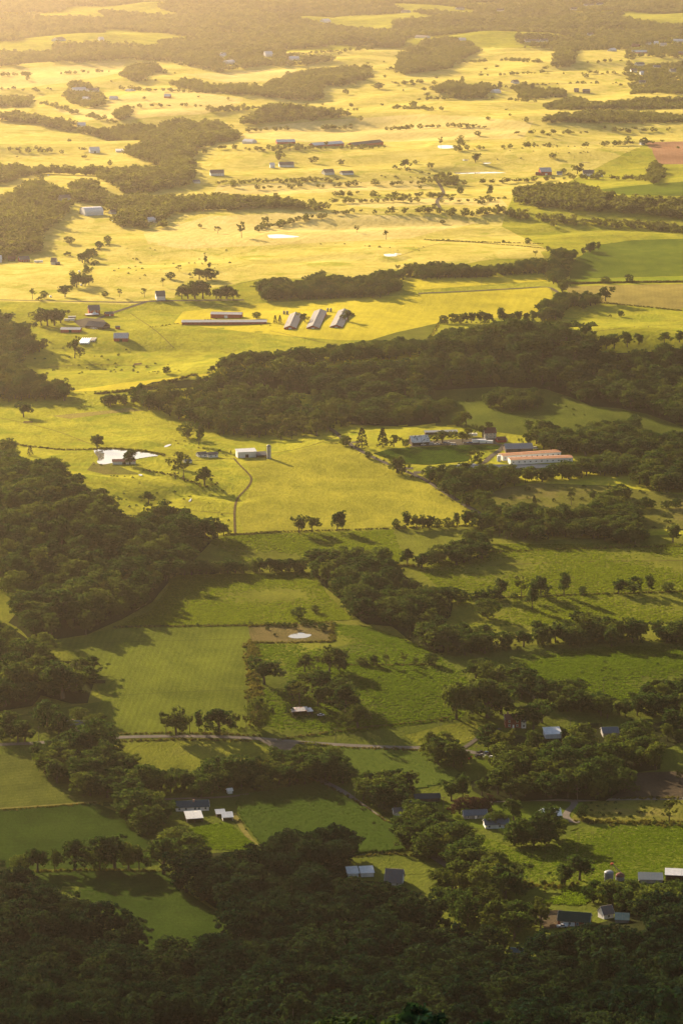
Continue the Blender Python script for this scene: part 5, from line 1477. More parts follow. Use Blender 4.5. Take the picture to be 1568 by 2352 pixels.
tree(1095, 1640, 80, 1.0, 'round', 'dense dark oak tucked against the huge spreading oak')
tree(1150, 1640, 70, 1.0, 'oak', 'dense tree behind the huge spreading oak, toward the hedge')
tree(1224, 1676, 66, 1.0, 'oak', 'leafy tree overhanging the white wing of the brick house')
tree(1243, 1660, 60, .9, 'oak', 'leafy tree behind the one overhanging the brick house')
row('the purple trio by the ranch houses', 'purple leaved trees on the lawn', [(1055,1869,42,1.1,'plum'),(1086,1867,44,1.1,'plum'),(1118,1864,38,1.0,'plum')])
row('the lawn trees by the purple trio', 'lawn trees', [(1036,1840,52,.9,'oak'),(1062,1838,60,.7,'tall'),(1178,1886,56,.85,'oak'),(1130,1898,34,1.0,'round'),(1152,1896,30,1,'oak')])
row('the dark clump by the white house', 'dark clump by the white house', [(1180,1942,56,.9,'round'),(1200,1938,60,1,'round'),(1224,1942,62,1,'round'),(1250,1938,74,.9,'round'),(1263,1930,80,.8,'tall'),(1274,1926,50,.9,'round')])
tree(1334, 1880, 34, .8, 'round', 'small round tree in the bend of the driveway')
tree(1536, 1890, 52, .9, 'sparse', 'straggly tree in the rough corner at the eastern edge')
tree(1459, 1830, 26, .9, 'sparse', 'thin little tree at the edge of the bare soil')
tree(1560, 1800, 30, .9, 'sparse', 'thin tree at the eastern end of the bare soil')
tree(1296, 2034, 52, .9, 'oak', 'dark rounded tree, western one of two beside the grain bins')
tree(1330, 2022, 66, 1.0, 'oak', 'spreading tree, eastern one of two beside the grain bins')
row('the scattered eastern pasture trees', 'scattered trees of the eastern pasture', [(1034,1382,34,.9,'round'),(1056,1384,30,1.1,'round'),(1149,1374,48,.75,'oak'),(1196,1372,46,.8,'sparse'),(1221,1400,60,.6,'tall'),(1241,1369,50,.9,'oak'),(1294,1370,54,.7,'tall'),(1336,1364,18,.9,'round'),(1419,1364,32,1.2,'oak'),(1454,1362,38,.9,'round'),(1489,1362,42,.7,'tall'),(1532,1359,22,1.2,'round'),(1180,1373,14,1.2,'bush'),(1258,1371,12,1.3,'bush')])
tree(1119, 1420, 46, 1.0, 'round', 'dense round tree alone in front of the eastern pasture trees')
row('the thick pasture corner bushes', 'thick bushes by the pasture corner', [(1092,1378,24,1.2,'bush'),(1108,1378,28,1.2,'bush'),(1124,1377,28,1.2,'bush'),(1140,1376,26,1.2,'bush')])
row('the row below the golden pasture', 'tree row below the golden pasture', [(909,1214,22,.7,'round'),(931,1214,38,.75,'tall'),(956,1214,34,.85,'oak'),(970,1214,28,.9,'oak'),(986,1214,32,.9,'oak'),(1004,1213,22,.8,'round'),(1029,1213,24,1,'round'),(1049,1210,32,.7,'tall'),(1069,1209,40,.75,'oak'),(1084,1208,36,.7,'oak')])
tree(687, 1224, 42, .8, 'oak', 'slender oak, western one of two below the golden pasture')
tree(717, 1221, 38, .8, 'oak', 'slender oak, eastern one of two below the golden pasture')
tree(774, 1219, 46, .6, 'oak', 'tall thin oak, western half of a close pair below the golden pasture')
tree(786, 1218, 44, .6, 'tall', 'tall thin oak, eastern half of a close pair below the golden pasture')
row('the knoll wood tip', 'trees at the tip of the knoll wood', [(470,1228,40,.8,'oak'),(483,1227,44,.75,'oak'),(500,1233,40,.8,'oak'),(514,1231,30,.9,'oak'),(455,1232,40,.9,'round'),(438,1236,46,.9,'oak'),(418,1240,44,.9,'oak')])
tree(470, 1113, 42, .9, 'oak', 'dark round oak below the tiny bluish shed')
tree(342, 1156, 30, 1.0, 'oak', 'lone oak in the shaded hollow by the knoll')
tree(422, 1100, 42, .9, 'sparse', 'airy leaning tree below the tiny bluish shed')
tree(410, 1072, 38, .9, 'golden', 'pale golden tree beside the tiny bluish shed')
tree(404, 1100, 30, .8, 'sparse', 'thin tree under the pale golden one')
tree(224, 1030, 34, .95, 'oak', 'lone oak standing above the big pond')
tree(299, 1067, 38, .95, 'oak', 'lone oak standing in front of the big pond')
tree(70, 1046, 22, .9, 'cedar', 'lone cedar in the western golden pasture')
tree(457, 1022, 48, .6, 'tall', 'tall dark tree alone above the small white houses')
tree(430, 1005, 36, 1, 'round', 'dark tree at the hedge above the small white houses')
tree(505, 998, 24, .9, 'round', 'small dark tree at the upper pasture edge')
tree(530, 1043, 8, .8, 'cedar', 'tiny conifer beside the weathered barn')
tree(55, 958, 36, .95, 'oak', 'lone round oak at the shaded western field')
tree(376, 1218, 64, .75, 'golden', 'tall pale tree rising from the knoll wood edge')
tree(395, 1215, 52, .7, 'sparse', 'thin pale tree at the knoll wood edge')
tree(665, 1640, 22, 1, 'bush', 'low bush beside the rusted shed')
tree(685, 1420, 26, 1.15, 'round', 'dense dark round tree above the pond enclosure')
tree(723, 1407, 18, 1.0, 'round', 'small dark round tree above the pond enclosure')
row('the enclosed pond bushes', 'bushes round the enclosed pond', [(575,1436,10,1,'bush'),(614,1437,11,1.2,'bush'),(629,1438,11,1,'bush'),(641,1439,13,1.1,'bush'),(655,1439,11,1.4,'bush'),(664,1441,13,1.1,'bush'),(681,1447,13,1,'golden'),(697,1437,13,1.3,'bush'),(711,1438,12,1.3,'bush'),(724,1445,9,1,'golden'),(733,1439,13,.9,'golden'),(742,1448,17,1.2,'round'),(614,1447,9,1,'bush'),(630,1460,7,1.4,'golden'),(766,1436,9,1.2,'bush'),(742,1452,7,1,'golden')])
row('the rough pasture fence shrubs', 'shrubs on the pasture fence', [(265,1443,6,1.6,'bush'),(273,1442,6,1.4,'bush'),(291,1442,6,1.2,'bush'),(323,1440,6,1,'bush'),(375,1440,6,1,'bush'),(386,1439,5,1,'bush'),(426,1438,6,1,'bush'),(454,1437,8,.9,'bush'),(480,1437,6,1,'bush'),(562,1436,7,1,'bush')])
row('the bush hedge under the knoll', 'bush hedge under the knoll', [(424,1322,30,1.2,'round'),(440,1322,34,1.1,'oak'),(458,1320,32,1.1,'round'),(474,1318,34,1.1,'oak'),(488,1318,28,1.2,'round'),(508,1317,26,1,'round'),(524,1317,36,1,'oak'),(541,1316,30,1,'oak'),(556,1316,26,1.1,'round')])
row('the hedge beside the diagonal wood', 'tree hedge west of the diagonal wood', [(584,1314,26,.9,'round'),(597,1313,32,.9,'oak'),(620,1313,34,.9,'oak'),(634,1312,30,1,'oak'),(648,1313,28,1,'round'),(662,1313,32,1,'oak'),(677,1313,32,1,'oak'),(692,1313,28,1,'round')])
row('the rough brown pasture', 'bushes on the rough brown pasture', [(1211,1127,12,1.2,'bush'),(1226,1159,20,.9,'cedar'),(1271,1152,9,1,'bush'),(1311,1160,30,.8,'sparse'),(1426,1141,30,1.1,'round'),(1440,1142,18,1,'round'),(1458,1167,16,1,'round'),(1481,1168,26,1,'round'),(1494,1168,20,1,'round'),(1529,1167,18,1.2,'round'),(1551,1167,22,1.1,'round')])
tree(1544, 1245, 40, 1.0, 'oak', 'rounded tree by the field gate at the eastern edge')
tree(831, 1029, 44, .9, 'cedar', 'tall dark spruce, western one of the two on the farm lawn')
tree(878, 1027, 42, .9, 'cedar', 'tall dark spruce, eastern one of the two on the farm lawn')
tree(904, 1026, 30, .9, 'golden', 'pale airy tree east of the farm spruces')
tree(931, 1026, 17, .9, 'round', 'dark clipped shrub by the patched barn')
tree(794, 1024, 24, 1, 'round', 'round tree at the lane by the farm lawn')
tree(846, 1053, 16, .9, 'round', 'small dark tree by the farm lane')
tree(911, 1086, 42, .95, 'oak', 'leafy oak at the corner of the bright corn plot')
tree(921, 1089, 22, .9, 'round', 'low round tree under the corn plot oak')
tree(1016, 1018, 32, 1.2, 'golden', 'golden crowned tree behind the parked farm cars')
tree(1062, 1017, 34, 1.1, 'golden', 'golden crowned tree beside the glinting trailer')
tree(1108, 1004, 36, 1.0, 'golden', 'golden crowned tree in front of the stone farmhouse')
row('the farm drive curve', 'trees at the farm drive curve', [(1082,1064,28,1,'sparse'),(1094,1066,24,1.1,'bush'),(1104,1062,24,.9,'sparse'),(1090,1056,24,1,'sparse')])
tree(1070, 976, 34, .9, 'golden', 'golden tree in the shaded meadow, tallest of the pair')
tree(1052, 976, 22, 1.2, 'round', 'low tree in the shaded meadow beside the golden one')
tree(1020, 945, 30, 1.1, 'round', 'lone dark round tree on the shaded ridge meadow')
# upper fields
row('the line beyond the ridge wood', 'trees on the ridge line', [(1391,801,32,.9,'oak'),(1409,801,38,.9,'oak'),(1439,797,36,.85,'oak'),(1466,791,26,1,'oak'),(1524,788,28,1,'oak'),(1559,786,28,1,'oak'),(1380,803,30,.8,'tall'),(1354,800,40,.9,'oak')])
row('the row below the yellow hayfield', 'tree row below the hayfield', [(1019,742,18,1,'round'),(1042,742,22,.9,'round'),(1056,742,22,.9,'round'),(1071,742,26,.8,'oak'),(1082,742,24,.9,'oak'),(1103,742,27,.8,'tall'),(1114,742,26,.9,'oak'),(1122,742,24,.9,'oak'),(1151,742,34,.75,'tall'),(1161,742,26,.8,'oak'),(1177,741,24,.9,'oak'),(1193,740,27,.8,'oak'),(1209,739,22,.9,'oak'),(1224,738,26,.9,'oak')])
tree(1389, 692, 36, .9, 'oak', 'lone oak standing in the tan stubble field')
tree(1291, 674, 34, 1.0, 'oak', 'round oak at the bend of the field lane')
tree(1389, 651, 16, 1.2, 'round', 'round hedge tree on the bright green strip, western one')
tree(1444, 649, 19, .9, 'round', 'round hedge tree on the bright green strip, eastern one')
tree(1424, 728, 14, 1, 'round', 'small bush tree in the pasture below the tan field')
tree(1400, 729, 8, 1, 'bush', 'tiny bush in the pasture below the tan field')
for u, v, h, w, k, lab in [(819,534,15,1,'sparse','airy tree in the glowing pasture east of the long pond'),(886,550,20,.9,'sparse','airy tree above the small oval pond'),(1016,514,9,1.3,'round','flat lone tree on the slope above the oval pond'),(1211,561,15,.8,'round','small lone tree on the pasture fence line'),(1229,588,12,1.3,'sparse','low airy tree near the long hedge'),
    (160,560,17,1.2,'round','dark round tree alone in the western glow pasture'),(75,688,24,1,'sparse','airy tree on the upper side of the country road'),(102,686,18,.9,'round','small dark cedar like tree by the country road'),(275,682,18,.9,'sparse','airy lone tree above the red barn'),(242,682,13,1.1,'round','small leaning tree above the red barn'),(332,683,20,1,'sparse','airy tree by the drive junction'),(375,658,19,.9,'sparse','thin tree in the glow pasture, lower one'),(392,641,16,1.2,'round','dark bush tree in the glow pasture'),(412,624,15,.9,'sparse','thin tree in the glow pasture, upper one'),(315,598,7,1,'bush','tiny dark bush in the middle of the glow pasture'),(472,606,18,.6,'tall','slim tree above the round grove'),(482,618,15,.8,'tall','slim leaning tree above the round grove'),(555,546,34,.8,'sparse','bare looking airy tree west of the long pond'),(500,536,15,1.3,'sparse','low airy bush west of the long pond'),(590,732,15,1.2,'round','dense bush behind the red machine barn'),(632,743,18,.8,'cedar','dark cedar by the first gable barn, western twin'),(643,743,18,.8,'cedar','dark cedar by the first gable barn, eastern twin'),(700,740,22,1,'golden','pale bush between the first two gable barns'),(800,738,28,.9,'golden','pale tree behind the eastmost gable barn'),(172,823,48,.6,'golden','tall pale poplar below the silage bags'),(382,859,17,1,'round','lone dark tree on the slope above the ridge wood'),(640,363,18,.8,'round','round hazy tree above the long pale barn'),(929,386,22,1,'oak','round lone oak in the hazy fields'),(1091,373,22,1,'oak','round tree between the two tiny far ponds'),(1012,338,22,.7,'sparse','bare tree above the pair of little ponds'),(1479,333,17,.9,'round','dark tree at the corner of the red tilled field'),(1294,400,13,.9,'round','small round tree beside the low grey roofed shed'),(1306,403,8,1.6,'bush','low bushes beside the far farm trees'),(1325,400,26,.8,'golden','pale tree by the broad roofed farmhouse'),(1124,452,26,.7,'tall','dark upright tree at the far hedge'),(1056,446,15,.9,'round','round tree at the far hedge'),(869,205,15,1.2,'round','hazy round tree in the glow field'),(1147,206,18,.8,'tall','slim dark tree by the far street'),(1221,210,18,.7,'tall','pair of slim trees by the far street'),(90,690,10,1.4,'bush','low dark bush under the country road'),(55,785,50,1,'oak','big dark oak at the western edge of the lower farm')]:
    tree(u, v, h, w, k, lab)
row('the western hedge with bales', 'trees of the western hedge', [(150,682,30,.9,'oak'),(168,662,38,.7,'tall'),(177,660,34,.8,'oak'),(196,658,30,.9,'oak'),(205,655,22,1,'oak'),(190,604,26,1,'oak'),(203,600,30,1,'oak'),(212,590,22,1,'oak'),(228,570,16,1,'round'),(248,560,18,.9,'round'),(155,588,12,1.4,'bush')])
row('the trees round the red barn yard', 'trees round the red barn yard', [(96,748,34,1,'golden'),(110,748,42,1,'oak'),(126,748,42,1,'oak'),(140,742,34,1,'oak')])
row('the dark grove above the hayfield barns', 'dark grove above the hayfield', [(418,686,30,.9,'oak'),(432,686,34,1,'oak'),(448,686,42,1,'oak'),(466,686,44,1,'oak'),(458,642,28,1.1,'oak'),(474,643,28,1.1,'oak'),(486,642,24,1.1,'round'),(497,686,26,1,'oak'),(520,686,34,1,'oak'),(536,688,26,1,'oak'),(508,688,22,1,'oak')])

# ---- woods --------------------------------------------------------
def wood(poly, sp, hmin, hmax, seed, kinds, nodrop=False, holes=None, thin=0.0, frac=.62):
    """base points of the trees of a wood whose crowns fill the picture polygon"""
    r = np.random.default_rng(seed)
    P = np.array(densify(poly, 25, 0), float)
    g = GN_(P)
    hm = (hmin + hmax) / 2
    lo = g.min(0); hi = g.max(0)
    y0, y1 = lo[1] - 60, hi[1] + 10
    x0, x1 = lo[0] - 20, hi[0] + 20
    X, Y = np.meshgrid(np.arange(x0, x1, sp), np.arange(y0, y1, sp * .95))
    X = X + (np.arange(X.shape[0]) % 2)[:, None] * sp / 2
    X = X.ravel() + r.uniform(-.38, .38, X.size) * sp; Y = Y.ravel() + r.uniform(-.38, .38, Y.size) * sp
    Z = hgrid(X, Y)
    q_ = r.random(len(X)); H = r.uniform(hmin, hmax, len(X)) * np.where(q_ < .14, .68, np.where(q_ > .9, 1.22, 1))
    ub, vb, _ = proj(X, Y, Z); uc, vc, _ = proj(X, Y, Z + H * frac)
    k_ = FPX / np.maximum(Y, 500)
    uj = r.normal(0, 3.2, len(X)) * k_; vj = r.normal(0, 1.1, len(X)) * k_
    ok = inpoly(uc + uj, vc + vj, poly) & inpoly(ub + uj, vb - 3 + vj, poly)
    if holes:
        for hp in holes:
            ok &= ~inpoly(uc, vc, hp)
    if thin: ok &= r.random(len(X)) > thin
    # keep buildings in view
    ut, vt, dp = proj(X, Y, Z + H)
    cw = H * .36 * FPX / dp
    for (a, b, c, d, by, bx, br) in KEEP:
        cov = (ub + cw > a) & (ub - cw < c) & (vt < b + (d - b) * .5) & (vb > b) & (Y < by + 2)
        near = (X - bx) ** 2 + (Y - by) ** 2 < (br + 3) ** 2
        ok &= ~(cov | near)
    X, Y, Z, H = X[ok], Y[ok], Z[ok], H[ok]
    kd = r.choice(len(kinds), len(X), p=np.array([k[1] for k in kinds]) / sum(k[1] for k in kinds))
    return X, Y, Z, H, [kinds[i][0] for i in kd], r
MIX = [('oak', 5), ('round', 4), ('tall', 2), ('golden', .15), ('sparse', .3)]
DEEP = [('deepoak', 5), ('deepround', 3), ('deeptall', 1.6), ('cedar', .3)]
MIXD = [('oak', 5), ('round', 4), ('tall', 2), ('cedar', .5), ('golden', .05)]
GOLD = [('oak', 4), ('golden', 1.4), ('round', 2), ('sparse', 1), ('tall', 1)]
def emit(name, label, T, single=0, slabel=None, sgroup=None, sname='forest_tree'):
    X, Y, Z, H, K, r = T
    n = len(X)
    show = H * upm(Y)
    order = np.argsort(-show)
    sset = set()
    if single:
        c = 0
        for i in order:
            if c >= single: break
            u, v, d = proj(X[i], Y[i], Z[i] + H[i] * .8)
            if -20 < u < 1588 and 0 < v < 2352 and Y[i] > 940:
                sset.add(int(i)); c += 1
                tree(0, 0, 0, float(r.uniform(.9, 1.2)), K[i], slabel, sgroup, name=sname, xyz=np.array([X[i], Y[i], Z[i]]), hm=float(H[i]))
    rest = [i for i in range(n) if i not in sset]
    if rest:
        w = r.uniform(.95, 1.5, len(rest))
        s = H[rest] / PH
        scl = np.stack([s * w, s * w, s], 1)
        rot = np.zeros((len(rest), 3)); rot[:, 2] = r.uniform(0, 2 * pi, len(rest))
        idx = [LIBIDX[K[i]][r.integers(len(LIBIDX[K[i]]))] for i in rest]
        stuff(name, label, np.stack([X[rest], Y[rest], Z[rest]], 1), scl, rot, idx, NG)
    return n
def emitfar(name, label, T):
    X, Y, Z, H, K, r = T
    n = len(X); w = r.uniform(.95, 1.4, n); s = H / PH
    scl = np.stack([s * w, s * w, s], 1); rot = np.zeros((n, 3)); rot[:, 2] = r.uniform(0, 2 * pi, n)
    stuff(name, label, np.stack([X, Y, Z], 1), scl, rot, r.integers(0, len(FAR), n), NGF)
    return n
tot = 0
# bottom forest in three masses
WEST = [(-60,1955),(0,1970),(50,2028),(100,2052),(160,2072),(212,2090),(246,2112),(285,2188),(330,2202),(380,2188),(440,2170),(500,2166),(548,2170),(560,2380),(-60,2480)]
MIDW = [(552,2125),(508,2092),(458,2054),(440,1985),(455,1958),(520,1952),(600,1962),(655,1945),(665,1905),(720,1912),(784,1910),(834,1900),(825,1930),(800,1960),(805,2015),(884,2022),(974,2050),(990,2110),(1040,2150),(1130,2155),(1130,2215),(1210,2225),(1260,2480),(500,2480)]
EASTW = [(1150,2225),(1224,2195),(1284,2150),(1349,2125),(1409,2105),(1440,2070),(1500,2022),(1568,2012),(1640,2010),(1640,2480),(1150,2480)]
EASTU = [(1309,2058),(1349,2040),(1409,2034),(1484,2024),(1568,2018),(1640,2018),(1640,2110),(1440,2110),(1400,2085),(1350,2080)]
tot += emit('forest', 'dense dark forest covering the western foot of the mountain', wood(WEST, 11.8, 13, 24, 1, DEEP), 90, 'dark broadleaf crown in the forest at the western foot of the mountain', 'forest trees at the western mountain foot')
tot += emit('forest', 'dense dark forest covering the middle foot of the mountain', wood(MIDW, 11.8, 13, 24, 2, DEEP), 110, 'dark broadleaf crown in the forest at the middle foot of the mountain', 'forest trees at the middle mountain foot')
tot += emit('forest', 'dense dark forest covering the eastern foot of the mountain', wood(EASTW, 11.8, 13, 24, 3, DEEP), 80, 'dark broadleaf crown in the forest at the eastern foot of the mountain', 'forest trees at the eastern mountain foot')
tot += emit('wood', 'thick dark trees along the eastern pasture foot', wood(EASTU, 8, 12, 17, 4, MIXD))
W = [
    ('wood', 'leafy wood along the side road below the corn', [(900,1940),(914,1905),(944,1845),(969,1835),(1004,1875),(1034,1880),(1064,1900),(1084,1930),(1104,1960),(1174,1985),(1174,2035),(1144,2060),(1084,2010),(1034,1990),(985,1968),(954,1955)], 8, 12, 18, MIX, .0),
    ('wood', 'thin tall trees beside the gabled house', [(975,1990),(1104,1980),(1174,1990),(1169,2050),(1224,2070),(1224,2135),(1134,2160),(1064,2150),(1034,2100),(1000,2070)], 10, 14, 19, GOLD, .25),
    ('wood', 'broad wood around the car yard and the red brick house', [(1165,1720),(1175,1680),(1215,1690),(1284,1672),(1334,1665),(1384,1668),(1434,1668),(1509,1655),(1600,1630),(1640,1640),(1640,1670),(1519,1717),(1514,1762),(1424,1775),(1419,1815),(1389,1835),(1284,1830),(1209,1835),(1124,1835),(1084,1810),(1080,1790),(1130,1775),(1165,1760)], 10.5, 11, 20, MIX, .05),
    ('wood', 'trees west of the car yard', [(970,1690),(999,1680),(1034,1712),(1075,1725),(1078,1765),(1044,1770),(1004,1752),(974,1722)], 8, 11, 16, MIX, 0),
    ('wood', 'oak crowns behind the car yard', [(1104,1725),(1108,1680),(1150,1668),(1180,1690),(1170,1730),(1130,1728)], 8, 12, 17, MIX, 0),
    ('wood', 'dark grove on the side road by the white shed', [(814,1812),(849,1790),(884,1780),(924,1767),(959,1787),(959,1812),(944,1842),(900,1858),(849,1848),(822,1830)], 7.6, 11, 17, MIXD, 0),
    ('wood', 'creek side trees west of the long tree row', [(95,1702),(185,1685),(215,1690),(255,1700),(262,1722),(300,1752),(330,1776),(340,1830),(280,1842),(240,1840),(190,1825),(140,1795),(100,1755)], 8, 11, 17, MIXD, 0),
    ('wood', 'dense creek trees beside the ranch house', [(275,1800),(325,1780),(335,1830),(382,1842),(388,1892),(372,1918),(320,1915),(278,1872)], 8, 12, 18, MIXD, 0),
    ('wood', 'trees below the ranch house drive', [(385,1930),(420,1905),(440,1925),(436,1965),(400,1985)], 8, 11, 16, MIXD, 0),
    ('tree_row', 'long dense tree row above the corn field', [(325,1828),(330,1780),(400,1772),(480,1762),(560,1748),(620,1738),(690,1718),(740,1712),(785,1745),(780,1790),(720,1805),(600,1812),(475,1818)], 8, 11, 16, MIX, 0),
    ('wood', 'wooded knoll rising above the western pastures', [(-40,1025),(0,1030),(50,1055),(120,1065),(162,1092),(210,1120),(225,1152),(265,1177),(300,1192),(350,1170),(380,1156),(415,1186),(450,1188),(465,1218),(490,1235),(450,1278),(410,1308),(375,1348),(350,1378),(280,1418),(200,1453),(75,1472),(50,1443),(20,1425),(50,1390),(-10,1338),(-40,1335)], 12.2, 11, 22, MIX, 0),
    ('wood', 'dark wood spilling down the western edge to the valley road', [(-40,1440),(10,1425),(75,1470),(90,1492),(125,1512),(190,1515),(192,1557),(215,1567),(202,1610),(165,1612),(95,1592),(75,1617),(-40,1635)], 12, 11, 22, MIX, 0),
    ('wood', 'long diagonal wood cutting across the pastures', [(712,1315),(720,1280),(745,1263),(780,1278),(830,1270),(870,1270),(900,1290),(960,1345),(1010,1350),(1040,1380),(1035,1410),(1010,1430),(1022,1460),(1020,1494),(990,1496),(950,1474),(900,1434),(840,1428),(810,1408),(790,1378),(750,1348)], 11, 11, 21, MIXD, 0),
    ('tree_row', 'dense tree row across the eastern pastures', [(1030,1506),(1040,1450),(1090,1440),(1150,1460),(1180,1455),(1225,1445),(1290,1440),(1345,1418),(1400,1428),(1440,1430),(1500,1448),(1530,1425),(1640,1428),(1640,1474),(1310,1480),(1180,1492),(1100,1508)], 8, 11, 17, MIX, .12),
    ('wood', 'bushy wood below the diagonal power line', [(1069,1560),(1075,1525),(1154,1522),(1164,1535),(1209,1530),(1244,1565),(1284,1566),(1314,1572),(1349,1590),(1399,1605),(1429,1615),(1469,1586),(1509,1570),(1568,1560),(1640,1560),(1640,1640),(1484,1645),(1384,1645),(1284,1632),(1234,1622),(1190,1600),(1160,1565)], 8, 10, 16, MIX, .05),
    ('wood', 'dense wood in the middle of the eastern pastures', [(1104,1192),(1124,1166),(1199,1156),(1284,1166),(1334,1172),(1364,1168),(1379,1132),(1404,1130),(1414,1152),(1454,1168),(1479,1213),(1474,1237),(1454,1247),(1284,1238),(1159,1238),(1104,1217)], 8.5, 11, 17, MIX, 0),
    ('tree_row', 'short curved wood below the golden pasture corner', [(939,1302),(944,1278),(984,1270),(1024,1252),(1064,1242),(1084,1222),(1114,1232),(1114,1260),(1084,1290),(1034,1297)], 8, 11, 16, MIXD, 0),
    ('wood', 'leafy belt in front of the poultry farm', [(979,1100),(984,1080),(1019,1078),(1064,1077),(1134,1078),(1174,1080),(1234,1077),(1334,1062),(1404,1045),(1459,1050),(1464,1082),(1434,1092),(1334,1095),(1234,1102),(1164,1112),(1144,1127),(1104,1127),(1064,1122),(1044,1147),(1009,1127)], 8, 10, 15, MIX, 0),
    ('wood', 'small round wood beside the pasture lane', [(1060,1165),(1064,1140),(1085,1130),(1110,1132),(1127,1150),(1122,1175),(1085,1172)], 8, 10, 15, MIX, 0),
    ('wood', 'wood rising behind the poultry farm', [(1209,982),(1224,970),(1284,980),(1334,990),(1354,976),(1404,970),(1464,962),(1484,995),(1568,1000),(1640,1000),(1640,1052),(1434,1046),(1334,1042),(1259,1037),(1219,1012)], 9, 12, 17, MIX, 0),
    ('wood', 'pale leafy trees at the eastern edge of the brown pasture', [(1465,1105),(1470,1070),(1489,1043),(1509,1032),(1568,1036),(1640,1036),(1640,1126),(1524,1132),(1474,1108)], 9, 11, 17, GOLD, 0),
    ('wood', 'great wood along the ridge in the middle of the valley', [(310,890),(350,872),(450,866),(550,851),(650,836),(784,841),(859,832),(969,832),(959,802),(999,780),(1024,766),(1104,760),(1164,746),(1309,750),(1364,760),(1369,797),(1399,806),(1568,800),(1640,800),(1640,985),(1568,975),(1484,945),(1420,932),(1359,928),(1300,903),(1250,888),(1134,883),(984,892),(1000,930),(1012,965),(930,975),(784,968),(765,905),(600,890),(450,884),(310,892)], 13, 12, 22, [('oak', 5), ('round', 4), ('tall', 2), ('golden', 1.1)], 0),  # extra pale crowns paint backlit tops into the mix
    ('wood', 'golden lit trees spilling down in front of the ridge wood', [(310,888),(450,880),(600,886),(770,900),(790,968),(750,1003),(692,996),(650,1004),(550,999),(475,984),(425,969),(390,954),(350,944),(320,929),(300,914)], 13.5, 11, 21, [('oak', 3), ('golden', 4), ('tall', 1), ('round', 1)], .1),  # golden light put in by a larger share of pale crowns
    ('wood', 'clump of trees on the shaded ridge meadow', [(1114,940),(1120,905),(1164,892),(1200,905),(1240,890),(1250,930),(1180,940)], 9, 12, 17, MIX, 0),
    ('tree_row', 'dark tree belt above the thin sunlit strip', [(450,850),(515,826),(550,816),(600,811),(725,806),(784,801),(899,786),(954,786),(957,810),(884,824),(784,829),(675,836),(600,846),(475,858)], 9, 11, 16, MIX, 0),
    ('wood', 'dark trees at the western edge below the red barns', [(-40,720),(0,722),(15,747),(40,750),(55,770),(85,780),(90,805),(30,830),(50,842),(100,866),(140,871),(155,900),(215,892),(222,910),(150,918),(35,918),(-40,918)], 10, 12, 18, GOLD, 0),
    ('tree_row', 'scrubby trees at the wood corner west of the ridge', [(230,925),(245,905),(300,900),(330,895),(340,925),(300,935),(250,930)], 9, 7, 12, MIX, .3),
    ('wood', 'dark oval grove in the middle of the glow fields', [(587,660),(592,648),(615,641),(700,646),(740,629),(784,641),(824,641),(849,636),(884,626),(909,626),(909,674),(859,679),(784,684),(600,690)], 9.5, 12, 17, MIX, 0),
    ('tree_row', 'long even tree row on the yellow fields', [(900,636),(924,611),(994,606),(1109,616),(1214,596),(1254,601),(1259,624),(1084,637)], 9, 11, 15, GOLD, 0),
    ('wood', 'hedge wood running up between two eastern fields', [(1259,645),(1264,587),(1274,568),(1289,576),(1329,576),(1354,561),(1374,561),(1364,576),(1314,594),(1299,630),(1284,655)], 9, 10, 15, MIX, 0),
    ('wood', 'bushy wood at the corner of the tan field', [(1244,725),(1254,690),(1284,675),(1359,676),(1369,696),(1309,704),(1284,730),(1249,737)], 9, 11, 16, MIX, 0),
]
FLOORS = []
for i, (nm, lab, poly, sp, h0_, h1_, kinds, thin) in enumerate(W):
    tot += emit(nm, lab, wood(poly, sp, h0_, h1_, 20 + i, kinds, thin=thin))
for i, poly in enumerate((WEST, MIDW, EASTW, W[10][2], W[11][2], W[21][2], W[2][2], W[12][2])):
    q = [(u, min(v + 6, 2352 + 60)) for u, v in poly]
    field('forest_floor', ['shaded leaf litter under the western foot forest', 'shaded leaf litter under the middle foot forest', 'shaded leaf litter under the eastern foot forest', 'leaf litter under the knoll wood', 'leaf litter under the western edge wood', 'leaf litter under the ridge wood', 'leaf litter under the brick house wood', 'leaf litter under the diagonal wood'][i], M['floor'], q, .34 if i != 5 else .3)
